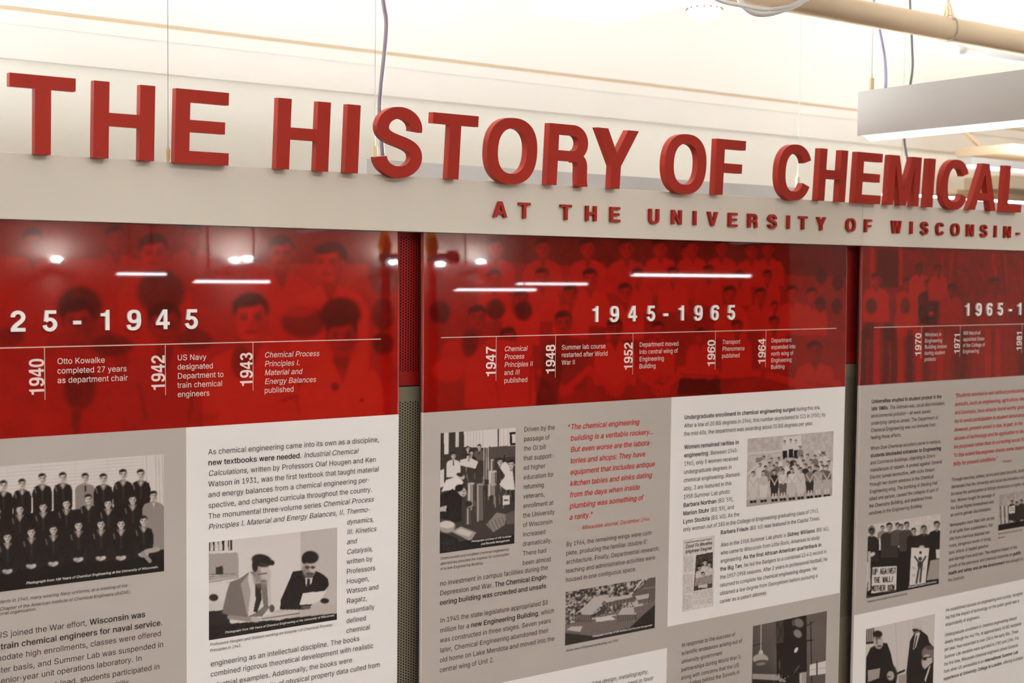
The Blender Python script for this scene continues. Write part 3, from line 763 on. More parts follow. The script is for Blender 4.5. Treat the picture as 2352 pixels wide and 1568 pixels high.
def picture_protest():
    p = quad_print([(1993.2, 1204.3), (2160.2, 1180), (2156, 1339.6), (1990.2, 1374.3)], 0.0011).fr(4.041, 1940, 1180)
    p.fill(0.8).noise(.15, 4)
    p.poly([(240, 350), (900, 250), (900, 760), (200, 760)], 0.07)
    for x, y, r, b, h in ((250, 165, 34, .14, 7), (350, 130, 24, .5, 3), (415, 120, 40, .2, 6), (490, 110, 30, .3, 5), (525, 120, 28, .3, 5), (575, 105, 34, .25, 6), (640, 160, 32, .08, 7), (735, 140, 36, .13, 7), (855, 105, 40, .1, 8)):
        p.bust(x, y, r, body=b, w=2.0, h=h, shirt=None); p.head(x, y, r, face=.68)
    p.ell(250, 150, 34, 44, .1, a=.5); p.ell(735, 160, 40, 60, .35, a=.3)
    p.ell(255, 375, 30, 18, .8, rot=-.5).ell(715, 305, 26, 14, .7)
    p.poly([(215, 350), (240, 345), (240, 700), (215, 720)], .72)
    p.poly([(795, 430), (880, 415), (880, 600), (760, 615)], .6)
    p.poly([(258, 495), (482, 482), (478, 720), (245, 740)], 0.88)
    p.poly([(618, 312), (785, 315), (750, 640), (600, 665)], 0.86)
    p.poly([(845, 330), (890, 325), (890, 410), (850, 412)], 0.85)
    p.seg(650, 395, 690, 455, 15, .2).seg(752, 395, 715, 455, 15, .2).ell(700, 470, 26, 34, .22).ell(700, 415, 18, 18, .25).ell(703, 358, 12, 14, .15).seg(690, 490, 665, 640, 18, .25).seg(712, 490, 700, 630, 18, .25)
    for a in ((632, 488), (645, 492), (716, 500), (732, 494), (630, 560), (645, 556)): p.seg(a[0], a[1], a[0] + 6, a[1] + 22, 4, .3)
    ink = .1
    def wr(strokes, x, y, w_, h_):
        for q in strokes: p.seg(x + q[0] * w_, y + q[1] * h_, x + q[2] * w_, y + q[3] * h_, 7, ink)
    G = {'U': [(0, 0, 0, 1), (0, 1, 1, 1), (1, 1, 1, 0)], 'P': [(0, 0, 0, 1), (0, 0, 1, 0), (1, 0, 1, .5), (1, .5, 0, .5)], 'A': [(0, 1, .5, 0), (.5, 0, 1, 1), (.2, .6, .8, .6)], 'G': [(1, 0, 0, 0), (0, 0, 0, 1), (0, 1, 1, 1), (1, 1, 1, .5), (1, .5, .5, .5)],
         'I': [(.5, 0, .5, 1)], 'N': [(0, 1, 0, 0), (0, 0, 1, 1), (1, 1, 1, 0)], 'S': [(1, 0, 0, 0), (0, 0, 0, .5), (0, .5, 1, .5), (1, .5, 1, 1), (1, 1, 0, 1)], 'T': [(0, 0, 1, 0), (.5, 0, .5, 1)], 'H': [(0, 0, 0, 1), (1, 0, 1, 1), (0, .5, 1, .5)],
         'E': [(0, 0, 0, 1), (0, 0, 1, 0), (0, .5, .8, .5), (0, 1, 1, 1)], 'W': [(0, 0, .25, 1), (.25, 1, .5, .3), (.5, .3, .75, 1), (.75, 1, 1, 0)], 'L': [(0, 0, 0, 1), (0, 1, 1, 1)], '!': [(.8, 0, .3, .7), (.2, .9, .2, 1)],
         'M': [(0, 1, 0, 0), (0, 0, .5, .6), (.5, .6, 1, 0), (1, 0, 1, 1)], 'O': [(0, 0, 1, 0), (1, 0, 1, 1), (1, 1, 0, 1), (0, 1, 0, 0)], 'R': [(0, 0, 0, 1), (0, 0, 1, 0), (1, 0, 1, .5), (1, .5, 0, .5), (.3, .5, 1, 1)], 'D': [(0, 0, 0, 1), (0, 0, .8, .1), (.8, .1, .8, .9), (.8, .9, 0, 1)], ' ': []}
    for txt, x0, y0, dx, h_ in (('UP AGAINST', 266, 512, 21.5, 48), ('THE WALL!', 272, 590, 20.5, 46), ('MOTHER DOW', 252, 668, 21.5, 46)):
        for k, c in enumerate(txt): wr(G[c], x0 + k * dx, y0 - k * 1.2, 14, h_)
    p.poly([(200, 745), (480, 700), (900, 610), (900, 700), (200, 800)], .07, .75)
    return p.blur(1).noise(.03)

def picture_street():
    p = quad_print([(2293.7, 1136.3), (2400, 1119), (2398, 1199.5), (2292.6, 1219.1)], 0.0011).fr(3.351, 2150, 1100)
    p.fill(.66).noise(.15, 5)
    for xx in (495, 510, 525, 540, 555): p.seg(xx, 210, xx + 5, 340, 6, .25 if xx % 2 else .8)
    for x, y in ((586, 175), (620, 185), (660, 170), (700, 175)):
        p.bust(x, y, 14, body=.15, w=1.9, h=9, shirt=None); p.head(x, y, 14, face=.6)
    p.poly([(560, 210), (606, 202), (606, 260), (560, 265)], .85).seg(568, 225, 600, 220, 4, .3).seg(568, 240, 600, 236, 4, .3)
    p.poly([(480, 350), (860, 290), (860, 360), (478, 410)], .08)
    return p.blur(1).noise(.03)

def picture_meeting():
    p = quad_print([(1988.7, 1442.3), (2147.9, 1411.4), (2140, 1640), (1984, 1680)], 0.0011).fr(4.041, 1940, 1180)
    p.fill(.82).poly([(190, 1060), (275, 1050), (275, 1190), (190, 1200)], .5)
    for k in range(7): p.seg(205 + k * 10, 1075, 205 + k * 10, 1165, 5, [.2, .7][k % 2])
    p.poly([(190, 1190), (280, 1180), (280, 1200), (190, 1210)], .1).seg(470, 1000, 490, 1450, 5, .68).seg(600, 980, 600, 1200, 4, .7)
    p.poly([(680, 1070), (630, 1130), (605, 1180), (575, 1440), (540, 1700), (830, 1700), (830, 1240), (785, 1190), (770, 1130), (715, 1085)], .07)
    p.poly([(655, 1110), (700, 1100), (660, 1240), (632, 1260)], .85).seg(668, 1130, 645, 1240, 12, .12)
    p.ell(672, 1040, 42, 62, .72).ell(675, 1015, 44, 44, .78).seg(638, 1098 - 8, 705, 1088 - 8, 12, .12).ell(655, 1075, 30, 10, .1).ell(650, 1105, 16, 6, .35)
    p.poly([(340, 1190), (240, 1240), (200, 1330), (190, 1700), (480, 1700), (470, 1500), (430, 1300), (395, 1200)], .06)
    p.ell(312, 1180, 46, 72, .7, rot=-.1).ell(305, 1115, 44, 34, .1).ell(298, 1185, 10, 26, .45).seg(285, 1160, 335, 1155, 8, .2).ell(320, 1225, 22, 10, .35)
    p.poly([(215, 1450), (330, 1430), (320, 1520), (215, 1560)], .6)
    p.ell(415, 1500, 72, 110, .07).ell(425, 1500, 34, 44, .66).ell(405, 1510, 24, 8, .3)
    p.poly([(480, 1470), (560, 1440), (560, 1460), (490, 1490)], .1).poly([(500, 1500), (575, 1480), (570, 1620), (500, 1620)], .6)
    p.ell(780, 1290, 66, 66, .45).ell(765, 1375, 52, 72, .72).seg(722, 1335, 800, 1325, 10, .1).ell(742, 1345, 20, 14, .15).ell(790, 1240, 40, 20, .3)
    p.poly([(735, 1450), (820, 1370), (840, 1700), (690, 1700)], .07).poly([(780, 1420), (800, 1400), (750, 1560), (740, 1540)], .8)
    return p.blur(1).noise(.03)

def picture_clipping():
    p = quad_print([(1569.2, 1237.4), (1640.7, 1230.7), (1638.5, 1391.1), (1566, 1405.7)], 0.0009).fr(4.04, 1540, 1180)
    p.fill(.9)
    rng = np.random.RandomState(4)
    for a, b, c, d in ((125, 400, 210, 540), (120, 570, 205, 735), (118, 755, 200, 890), (212, 725, 390, 800), (212, 815, 390, 860)):
        y = b
        while y < d:
            x = a
            while x < c:
                w_ = rng.uniform(8, 26); p.seg(x, y - (x - 120) * .12, min(c, x + w_), y - (min(c, x + w_) - 120) * .12, 4, .62, .8); x += w_ + 6
            y += 9
    p.poly([(237, 382), (393, 352), (388, 680), (214, 712)], .25)
    for x, y, r in ((320, 450, 26), (270, 500, 22), (360, 470, 24), (300, 560, 24)):
        p.bust(x, y, r, body=.8, w=1.7, h=4, shirt=None); p.head(x, y, r, face=.75, hair=.05)
    p.poly([(230, 600), (388, 560), (388, 640), (225, 670)], .55).noise(.2, 3)
    return p.noise(.04)

# --- the red header pictures: rows of faces printed dark red on red
def ghost(p, x, y, r, tone=0.72, body=0.8, w=1.9, h=4.5, turn=0, hair=0.12):
    p.bust(x, y, r, body=body, w=w, h=h, shirt=body * 0.62)
    p.head(x, y, r, face=tone, hair=hair, feat=0.45, turn=turn)

def header_early(X0, X1):
    p = Print(X0, X1, BAND, TOP, 0.0026); p.fill(0.62)
    p.fr(2.352, 0, 500)
    p.noise(0.12, 14)
    p.poly([(-400, 0), (2200, 60), (2200, 260), (-400, 200)], 0.3, 0.75)
    for a in ((175, 130, 75, .45, .6), (625, 110, 75, .5, .6), (1040, 90, 70, .5, .55)):
        ghost(p, a[0], a[1], a[2], a[3], a[4])
    ghost(p, 830, 190, 105, .66, .68); ghost(p, 1520, 190, 95, .62, .72); ghost(p, 1780, 240, 110, .78, .85, turn=-1)
    p.ell(430, 480, 120, 110, .12, a=.9); p.ell(870, 400, 130, 120, .2, a=.9)
    p.poly([(260, 640), (560, 560), (700, 760), (720, 1000), (150, 1000)], .5)
    ghost(p, 420, 560, 120, .5, .6, h=3.0, hair=.08); ghost(p, 890, 580, 125, .55, .6, h=3.2, hair=.1)
    p.ell(50, 640, 80, 50, .2, a=.6)
    ghost(p, 1355, 540, 135, .82, .85, h=3.4)
    p.ell(1640, 560, 120, 90, .2, a=.8); p.ell(1600, 480, 120, 60, .8, a=.6)
    p.ell(1840, 520, 110, 90, .12, a=.9); ghost(p, 1845, 640, 120, .6, .9, h=3.4, hair=.15); p.ell(2070, 680, 60, 60, .2, a=.9); p.ell(2070, 520, 60, 90, .15, a=.7); p.ell(2080, 300, 90, 120, .2, a=.6)
    p.ell(430, 920, 85, 120, .2, a=.8).ell(430, 760, 80, 60, .6, a=.7)
    p.poly([(380, 1040), (440, 1040), (420, 1200), (400, 1200)], .35)
    p.ell(600, 690, 120, 60, .15, a=.7); p.ell(1050, 660, 100, 60, .2, a=.7); p.ell(1300, 780, 50, 90, .2, a=.7)
    p.seg(750, 900, 790, 1080, 16, .25, .7).seg(1040, 950, 1020, 1100, 14, .25, .7)
    for k in range(5): p.seg(1030 + k * 26, 1110, 1100 + k * 22, 1060, 7, .3, .6)
    p.ell(1810, 912, 22, 24, .15, a=.8).ell(1955, 985, 10, 10, .2).seg(1520, 990, 1600, 965, 14, .25, .7).seg(1600, 985, 1620, 1050, 10, .3, .6)
    for k in range(12): p.seg(0, 740 + k * 26, 200, 735 + k * 26, 4, .5, .4)
    return p.blur(2).noise(.05).noise(.06, 5)

def header_postwar(X0, X1):
    p = Print(X0, X1, BAND, TOP, 0.0026); p.fill(0.5)
    p.fr(3.36, 900, 520).noise(0.15, 14)
    p.poly([(200, 0), (4200, 130), (4200, 420), (200, 260)], .22, .8)
    row0 = [(800, 160), (1165, 165), (1510, 165), (1810, 165), (2070, 175), (2290, 200)]
    for x, y in row0: ghost(p, x, y, 78, .6, .68, h=3.4)
    q = 3.36 / 3.9192                                        # the right half is given in a second frame
    def R2(x, y): return ((x / 3.9192 + 1440 - 900) * 3.36, (y / 3.9192 + 540 - 520) * 3.36)
    for x, y in ((300, 110), (590, 110), (850, 110), (1120, 130), (1270, 120)): a, b = R2(x, y); ghost(p, a, b, 66, .6, .72, h=3.2)
    for x, y, r in ((790, 400, 70), (1160, 390, 72), (1530, 400, 78), (1895, 380, 62), (2170, 370, 62)): ghost(p, x, y, r, .72, .78, h=3.6)
    for x, y, r in ((735, 330, 56), (1015, 370, 48), (1265, 370, 50), (1205, 540, 60)): a, b = R2(x, y); ghost(p, a, b, r, .66, .74, h=3.6)
    for x, y, r in ((1000, 560, 74), (1380, 520, 72), (1800, 510, 76)): ghost(p, x, y, r, .66, .8, h=3.6)
    for x, y, r in ((930, 530, 66), (1490, 520, 62), (1665, 540, 60), (1330, 640, 40)): a, b = R2(x, y); ghost(p, a, b, r, .7, .8, h=4)
    for x, y, r in ((370, 660, 80), (800, 640, 74), (1015, 650, 70)): p.ell(x, y, r, r * 1.1, .12, a=.85)
    ghost(p, 660, 700, 95, .6, .6, h=4); ghost(p, 1325, 740, 92, .62, .42, h=4.6); ghost(p, 900, 860, 85, .5, .7, h=3.6)
    ghost(p, 1720, 790, 84, .5, .8, h=4); 
    for x, y, r in ((280, 850, 66), (660, 900, 56), (990, 830, 60), (1325, 790, 56)): a, b = R2(x, y); ghost(p, a, b, r, .68, .78, h=5)
    for x, y, r in ((1690, 1040, 80),): a, b = R2(x, y); ghost(p, a, b, r, .5, .8, h=4)
    for x, y in ((1750, 370), (1900, 430), (1740, 620), (1890, 640)): a, b = R2(x, y); p.ell(a, b, 45, 62, .12, a=.75)
    p.ell(480, 1000, 100, 130, .7).ell(430, 1110, 120, 90, .78).ell(600, 900, 60, 110, .2, a=.8)
    p.poly([(560, 1050), (760, 860), (1080, 900), (1120, 1400), (560, 1400)], .78)
    p.seg(780, 1000, 830, 1400, 12, .45, .6).seg(1080, 1000, 1060, 1400, 14, .4, .6)
    for x in (1335, 1720, 2080):                             # folded hands and crossed arms along the front row
        p.seg(x - 190, 1120, x - 20, 1250, 52, .74).seg(x + 190, 1100, x + 20, 1250, 52, .74).ell(x, 1270, 70, 42, .8)
        for k in range(4): p.seg(x - 50 + 30 * k, 1250, x - 40 + 30 * k, 1310, 7, .35, .8)
    for a, b, c, d in ((480, 1210, 800, 1230), (860, 1260, 1180, 1240), (1270, 1260, 1500, 1330), (1600, 1280, 1900, 1340)):
        (x0, y0), (x1, y1) = R2(a, b), R2(c, d); p.seg(x0, y0, x1, y1, 60, .78).seg(x0, y0 + 34, x1, y1 + 36, 9, .25, .8)
    a, b = R2(650, 1330); p.poly([(a - 150, b - 40), (a + 160, b - 30), (a + 170, b + 90), (a - 170, b + 90)], .16)
    a, b = R2(300, 1330)
    for k in range(4): p.seg(a - 40 + k * 26, b + 10, a + 10 + k * 24, b - 60, 9, .35, .7)
    p.poly([(1190, 950), (1330, 1010), (1270, 1400), (1100, 1400)], .2, .7)
    return p.blur(2).noise(.05).noise(.06, 5)

def header_protest(X0, X1):
    p = Print(X0, X1, BAND, TOP, 0.0026); p.fill(0.42)
    p.fr(4.612, 1960, 560).noise(0.2, 12)
    for xx in (200, 500): p.seg(xx, 0, xx, 420, 46, .75, .8)
    p.poly([(250, 60), (480, 60), (480, 460), (250, 460)], .15, .8)
    rng = np.random.RandomState(6)
    for k in range(26): x = rng.uniform(600, 1800); p.seg(x, rng.uniform(60, 300), x + rng.uniform(-90, 90), rng.uniform(300, 600), rng.uniform(10, 34), rng.choice([.2, .3, .72]), .6)
    for x, y, r, t, b in ((240, 380, 72, .7, .8), (570, 420, 62, .5, .75), (700, 260, 55, .3, .8), (795, 430, 58, .5, .18), (900, 270, 55, .4, .7), (1040, 480, 60, .35, .6), (1500, 430, 80, .45, .5)):
        ghost(p, x, y, r, t, b, h=5)
    p.ell(190, 660, 60, 85, .15, a=.85).ell(550, 660, 50, 95, .2, a=.8).ell(180, 930, 70, 90, .15, a=.8).ell(380, 930, 70, 95, .12, a=.8)
    p.poly([(700, 640), (800, 660), (890, 620), (880, 850), (700, 850)], .1).ell(825, 735, 30, 18, .85)
    p.poly([(440, 760), (680, 720), (680, 960), (440, 990)], .75)
    for k in range(22):
        x = 60 + k * 84 + rng.uniform(-20, 20); p.poly([(x, 900), (x + 60, 900), (x + 60, 1600), (x - 10, 1600)], rng.choice([.15, .25, .55, .8]), .7)
    return p.blur(2).noise(.06).noise(.08, 5)

def on(px, py):
    """point of the panels' front surface seen at (px, py)"""
    P = at(px, py)
    for _ in range(3): P = at(px, py, float(bow(P[2])))
    return P

# ------------------------------------------------------------------ materials
m_wall = mat('wall paint', (250, 243, 230), 0.85, 0.2, noise=0.02, nscale=3)
m_bulk = mat('bulkhead paint', (240, 232, 222), 0.85, 0.2, noise=0.02, nscale=3)
m_seam = mat('shadow joint', (212, 190, 160), 0.9, 0.1)
m_ceil = mat('ceiling paint', (244, 238, 228), 0.9, 0.1)
m_far = mat('far wall paint', (150, 135, 124), 0.9, 0.1)
m_dark = mat('hall wall paint', (92, 74, 62), 0.9, 0.1)
m_floor = mat('floor vinyl', (120, 108, 98), 0.5, 0.4, noise=0.1, nscale=6)
m_fascia = mat('fascia paint', (206, 194, 178), 0.45, 0.3, bump=0.02, bscale=400)
m_house = mat('lamp housing paint', (212, 208, 204), 0.4, 0.4)
m_letter = mat('letter red', (152, 37, 23), 0.55, 0.18, noise=0.05, nscale=30)
m_digit = mat('digit white', (236, 230, 222), 0.4, 0.4)
m_print = mat('glossy print', (255, 255, 255), 0.018, 0.42, attr='print')
m_grey = mat('panel grey print', (176, 165, 156), 0.06, 0.3)
m_white = mat('panel white print', (230, 222, 216), 0.06, 0.3)
m_edge = mat('polished panel edge', (226, 214, 206), 0.15, 0.5)
m_board = mat('panel board', (40, 34, 32), 0.6, 0.3)
m_ink = mat('text ink', (58, 46, 43), 0.08, 0.3)
m_inkb = mat('bold text ink', (34, 24, 22), 0.08, 0.3)
m_inkred = mat('red text ink', (178, 44, 30), 0.08, 0.3)
m_inkw = mat('reversed text', (232, 206, 196), 0.08, 0.3)
m_capw = mat('caption reversed text', (214, 206, 198), 0.08, 0.3)
m_rule = mat('timeline rule print', (226, 190, 176), 0.08, 0.3)
m_pr = mat('perforated steel red', (128, 20, 14), 0.5, 0.15, metal=0.0)
m_pg = mat('perforated steel grey', (112, 102, 84), 0.5, 0.2)
m_black = mat('column inside', (10, 7, 6), 0.9, 0.1)
m_pipe = mat('pipe paint', (232, 208, 174), 0.6, 0.3)
m_steel = mat('zinc steel', (190, 182, 168), 0.35, 0.5, metal=0.8)
m_wire = mat('steel cable', (150, 140, 132), 0.4, 0.5, metal=0.6)
m_cord = mat('grey power cord', (112, 100, 108), 0.5, 0.4)
m_cordl = mat('lavender power cord', (186, 180, 214), 0.45, 0.4)
m_cordd = mat('dark power cord', (78, 70, 72), 0.5, 0.4)
m_plast = mat('white plastic', (246, 243, 238), 0.4, 0.4)
m_dot = mat('detector slot', (90, 80, 80), 0.6, 0.3)
m_brass = mat('brass', (214, 150, 40), 0.3, 0.5, metal=0.9)
m_valve = mat('valve red', (150, 20, 14), 0.4, 0.4)
m_lo = mat('lower diffuser', (255, 246, 232), 0.5, 0.2, emit=WARM, strength=DOWN_POWER)
m_up = mat('upper diffuser', (255, 246, 232), 0.5, 0.2, emit=WARM, strength=UP_POWER)
m_lv = mat('visible lower diffuser', (255, 246, 232), 0.5, 0.2, emit=WARM, strength=1.6)
m_bk = mat('back uplight diffuser', (255, 246, 232), 0.5, 0.2, emit=WARM, strength=BACK_POWER)
m_bk2 = mat('faint uplight diffuser', (255, 246, 232), 0.5, 0.2, emit=WARM, strength=85.0)
m_bk3 = mat('strong uplight diffuser', (255, 246, 232), 0.5, 0.2, emit=WARM, strength=950.0)
m_grip = mat('brass gripper', (206, 190, 150), .4, .4)
m_sp = mat('sconce lamp', (255, 246, 232), 0.5, 0.2, emit=WARM, strength=SPOT_POWER)
m_ref = mat('hall tube diffuser', (255, 246, 232), 0.5, 0.2, emit=WARM, strength=36.0)

# ------------------------------------------------------------------ the room
def struct(name, boxes, m, label=None):
    b = MB()
    for q in boxes: b.box(*q)
    o = b.build(name, m); o['kind'] = 'structure'
    if label: o['label'] = label
    return o
XL, XR, YF, YB, ZC = -4.5, 12.0, -9.0, 2.2, 3.3
struct('floor', [(XL, XR, YF, YB + .3, -0.1, 0)], m_floor)
struct('ceiling', [(XL, XR, YF, YB + .3, ZC, ZC + 0.1)], m_ceil)
struct('wall_left', [(XL - .1, XL, YF, YB + .3, 0, ZC)], m_wall)
struct('wall_right', [(XR, XR + .1, YF, YB + .3, 0, ZC)], m_wall)
struct('wall_front', [(XL, XR, YF - .1, YF, 0, ZC)], m_far)
ZB, ZA = 2.402, 2.565
struct('wall_back', [(XL, XR, YB, YB + .2, 0, ZB)], m_wall, 'cream wall behind the hanging letters')
# bulkhead: a shallow band proud of the wall, then a joint, then the upper wall
struct('trim_1', [(XL, XR, YB - .014, YB + .2, ZB, ZA - .012)], m_bulk, 'pale bulkhead band above the wall')
struct('trim_2', [(XL, XR, YB - .005, YB + .2, ZA - .012, ZA + .002)], m_seam, 'tan shadow joint above the bulkhead')
struct('trim_3', [(XL, XR, YB - .014, YB + .2, ZA + .002, ZC)], m_bulk, 'pale upper wall above the joint')
struct('trim_4', [(XL, XR, YB - .018, YB - .014, ZA - .055, ZA - .012)], m_bulk)

# ------------------------------------------------------------------ exhibit panels
PX = [(0.030, 1.2275), (1.2795, 2.4765), (2.530, 3.727)]
def panel(i, label, header, zones):
    X0, X1 = PX[i]
    root = empty('exhibit_panel', ((X0 + X1) / 2, 0.01, 0.15))
    tag(root, label, 'exhibit panel', 'timeline panels under the fascia')
    MB().box(X0 + .001, X1 - .001, 0.0065, 0.013, 0.15, TOP).build('backing_board', m_board, root)
    header(X0, X1).build('header_print', root, m_print, RED, lift=0.0, sides=(176, 72, 60))
    for (a, b, z0, z1, k) in zones:
        mesh_obj('background_print', [(a, 0, z0), (b, 0, z0), (b, 0, z1), (a, 0, z1)], [(0, 1, 2, 3)], {'g': m_grey, 'w': m_white}[k], root)
    MB().box(X0, X0 + .0012, -0.0002, 0.0066, 0.15, BAND).build('polished_edge', m_edge, root)
    MB().box(X1 - .0012, X1, -0.0002, 0.0066, 0.15, BAND).build('polished_edge', m_edge, root)
    return root
Z0 = 0.15
xg1 = float(at(428, 1200)[0]); xg2 = float((at(1540.7, 920)[0] + at(1534.5, 1440)[0]) / 2)
zg2 = float((at(1534.5, 1442.7)[2] + at(1926, 1357.7)[2]) / 2); zw2 = float((at(1152, 1568)[2] + at(1534.5, 1486.1)[2]) / 2)
zg3 = float((at(1961, 1414.6)[2] + at(2352, 1328)[2]) / 2)
A, B_, C_ = PX
p1 = panel(0, 'glossy red-headed panel reading 25-1945 above the photo of rows of sailors', header_early,
           [(A[0], xg1, Z0, BAND, 'g'), (xg1, A[1], Z0, BAND, 'w')])
p2 = panel(1, 'glossy red-headed panel reading 1945-1965 with the red rookery quotation', header_postwar,
           [(B_[0], xg2, zw2, BAND, 'g'), (xg2, B_[1], zg2, BAND, 'w'), (B_[0], xg2, Z0, zw2, 'w'), (xg2, B_[1], Z0, zg2, 'g')])
p3 = panel(2, 'glossy red-headed panel starting 1965 with the protest march photo, cut by the frame', header_protest,
           [(C_[0], C_[1], zg3, BAND, 'g'), (C_[0], C_[1], Z0, zg3, 'w')])

# --- photographs printed on the panels
for nm, root, pic in (('sailor_group_photo', p1, picture_sailors), ('professors_photo', p1, picture_professors), ('laboratory_photo', p2, picture_laboratory),
                      ('aerial_photo', p2, picture_aerial), ('class_photo', p2, picture_summer_class), ('tower_photo', p2, picture_tower), ('newspaper_clipping', p2, picture_clipping),
                      ('protest_photo', p3, picture_protest), ('march_photo', p3, picture_street), ('meeting_photo', p3, picture_meeting)):
    pic().build(nm, root, m_print, GREY)

# --- running text
def block(root, first, last, ref, lines, m=m_ink, name='text_block', bold_m=None, size=None, lift=0.0006, skip=None):
    a = on(*first); b = on(*last); n = len(lines)
    x = (a[0] + b[0]) / 2 if n > 1 else a[0]
    lead = (a[2] - b[2]) / (n - 1) if n > 1 else 0
    s = size or (on(ref[1], ref[2])[0] - x) / width(lines[ref[0]])
    if False: print('BLOCK', lines[0][:24], 'size %.4f lead %.4f ratio %.2f' % (s, lead, lead / s))
    ink = Ink(); inkb = Ink()
    for k, ln in enumerate(lines):
        cx = x
        run = ''
        for ch, bd, it in parse(ln):
            mk = ('*' if bd else '') + ('/' if it else '')
            tgt = inkb if (bd and bold_m) else ink
            cx = tgt.line(cx, a[2] - k * lead, s, mk + ch)
    if ink.V: ink.build(name, m, root, lift)
    if inkb.V: inkb.build('bold_' + name, bold_m, root, lift)
def rline(root, end, size, text, m=m_ink, bold_m=None, name='text_block', lift=0.0006):
    """one line set back from its right end"""
    e = on(*end); block_at(root, e[0] - width(text) * size, e[2], size, text, m, bold_m, name, lift)
def block_at(root, x, z, s, text, m, bold_m, name, lift):
    ink = Ink(); inkb = Ink(); cx = x
    for ch, bd, it in parse(text):
        mk = ('*' if bd else '') + ('/' if it else '')
        cx = (inkb if (bd and bold_m) else ink).line(cx, z, s, mk + ch)
    if ink.V: ink.build(name, m, root, lift)
    if inkb.V: inkb.build('bold_' + name, bold_m, root, lift)

T = 'timeline_entry'
block(p1, (131, 835.9), (131, 879.7), (2, 293.4, 873.8), ['Otto Kowalke', 'completed 27 years', 'as department chair'], m_inkw, T)
block(p1, (406.9, 827.4), (406.9, 911.6), (2, 513.6, 866), ['US Navy', 'designated', 'Department to', 'train chemical', 'engineers'], m_inkw, T)
block(p1, (606.7, 821), (606.7, 902.2), (0, 733, 818), ['/Chemical Process/', '/Principles I./', '/Material and/', '/Energy Balances/', 'published'], m_inkw, T)
block(p2, (1158.3, 806.6), (1156.5, 879.2), (2, 1222.9, 839.3), ['/Chemical/', '/Process/', '/Principles II/', 'and /III/', 'published'], m_inkw, T)
block(p2, (1289.3, 802.7), (1289.3, 837.6), (1, 1395.5, 815.5), ['Summer lab course', 'restarted after World', 'War II'], m_inkw, T)
block(p2, (1467.9, 796.2), (1467.9, 845.9), (0, 1558.3, 793.2), ['Department moved', 'into central wing of', 'Engineering', 'Building'], m_inkw, T)
block(p2, (1658.3, 789.9), (1656.9, 821.7), (1, 1709.4, 803.6), ['/Transport/', '/Phenomena/', 'published'], m_inkw, T)
block(p2, (1771, 786.2), (1770.2, 847.1), (1, 1826.7, 799.3), ['Department', 'expanded into', 'north wing of', 'Engineering', 'Building'], m_inkw, T)
block(p3, (2123.8, 772.5), (2123, 829), (2, 2174.5, 797), ['Windows in', 'Engineering', 'Building broken', 'during student', 'protests'], m_inkw, T)
block(p3, (2211.8, 768.9), (2211, 810.9), (2, 2261.8, 793.5), ['WR Marshall', 'appointed Dean', 'of the College of', 'Engineering'], m_inkw, T)

# rules and upright years of the timelines
def rules(root, xa, xb, years):
    k = Ink(); z = 1.6230
    k.rect(xa, xb, z - .0008, z + .0008); k.build('timeline_rule', m_rule, root)
    for (yr, px, pyb, pyt, pye) in years:
        X = on(px, pyb)[0]; zb = on(px, pyb)[2]; zt = on(px, pyt)[2]; ze = on(px, pye)[2]
        k = Ink(); k.rect(X - .0005, X + .0005, ze, z); k.build('timeline_tick', m_rule, root)
        k = Ink(); s = 0.0325
        k.upright(X - 0.0012, zb - 0.001, s, yr, sy=(zt - zb) / (4 * .556 * s) * 1.03); k.build('year_print', m_inkw, root)
rules(p1, 0.07, float(on(874.6, 778.5)[0]), [('1940', 103, 906, 823, 918), ('1942', 380, 895, 815, 907), ('1943', 581, 886, 809, 897)])
rules(p2, float(on(1012.5, 776.8)[0]), float(on(1921, 754.8)[0]), [('1947', 1139, 863.8, 795.3, 874), ('1948', 1275, 857.8, 790.8, 866.7), ('1952', 1452.7, 848.9, 785.8, 859.3), ('1960', 1642.2, 840.6, 780, 847.8), ('1964', 1757.8, 835, 777, 842.4)])
rules(p3, float(on(2007, 751)[0]), 3.68, [('1970', 2115, 817, 764.5, 822.5), ('1971', 2204, 811.6, 763.4, 818.9), ('1981', 2346, 804.4, 759, 810)])

# raised digits
def digits(root, text, cpx, pyb):
    for ch, px, py in zip(text, cpx, pyb):
        P = on(px, py); s = 0.0463
        adv, V, Tt = bold_glyph(ch)
        mid = (V[:, 0].min() + V[:, 0].max()) / 2
        zb = 1.6482
        solid_letter('date_digit', ch, P[0] - mid * s * 0.98, zb, s * 0.98, s, float(bow(zb + .02)) + 0.0005, 0.0052, -0.014, m_digit, root)
digits(p1, '25-1945', [40.4, 113.3, 176, 240, 306, 372.6, 438], [757] * 7)
digits(p2, '1945-1965', [1365.5, 1408.7, 1450.7, 1492.7, 1527, 1562.5, 1601.6, 1639.8, 1677], [738] * 9)
digits(p3, '1965-1', [2219.5, 2245.3, 2270.3, 2295, 2317.7, 2339], [722] * 6)

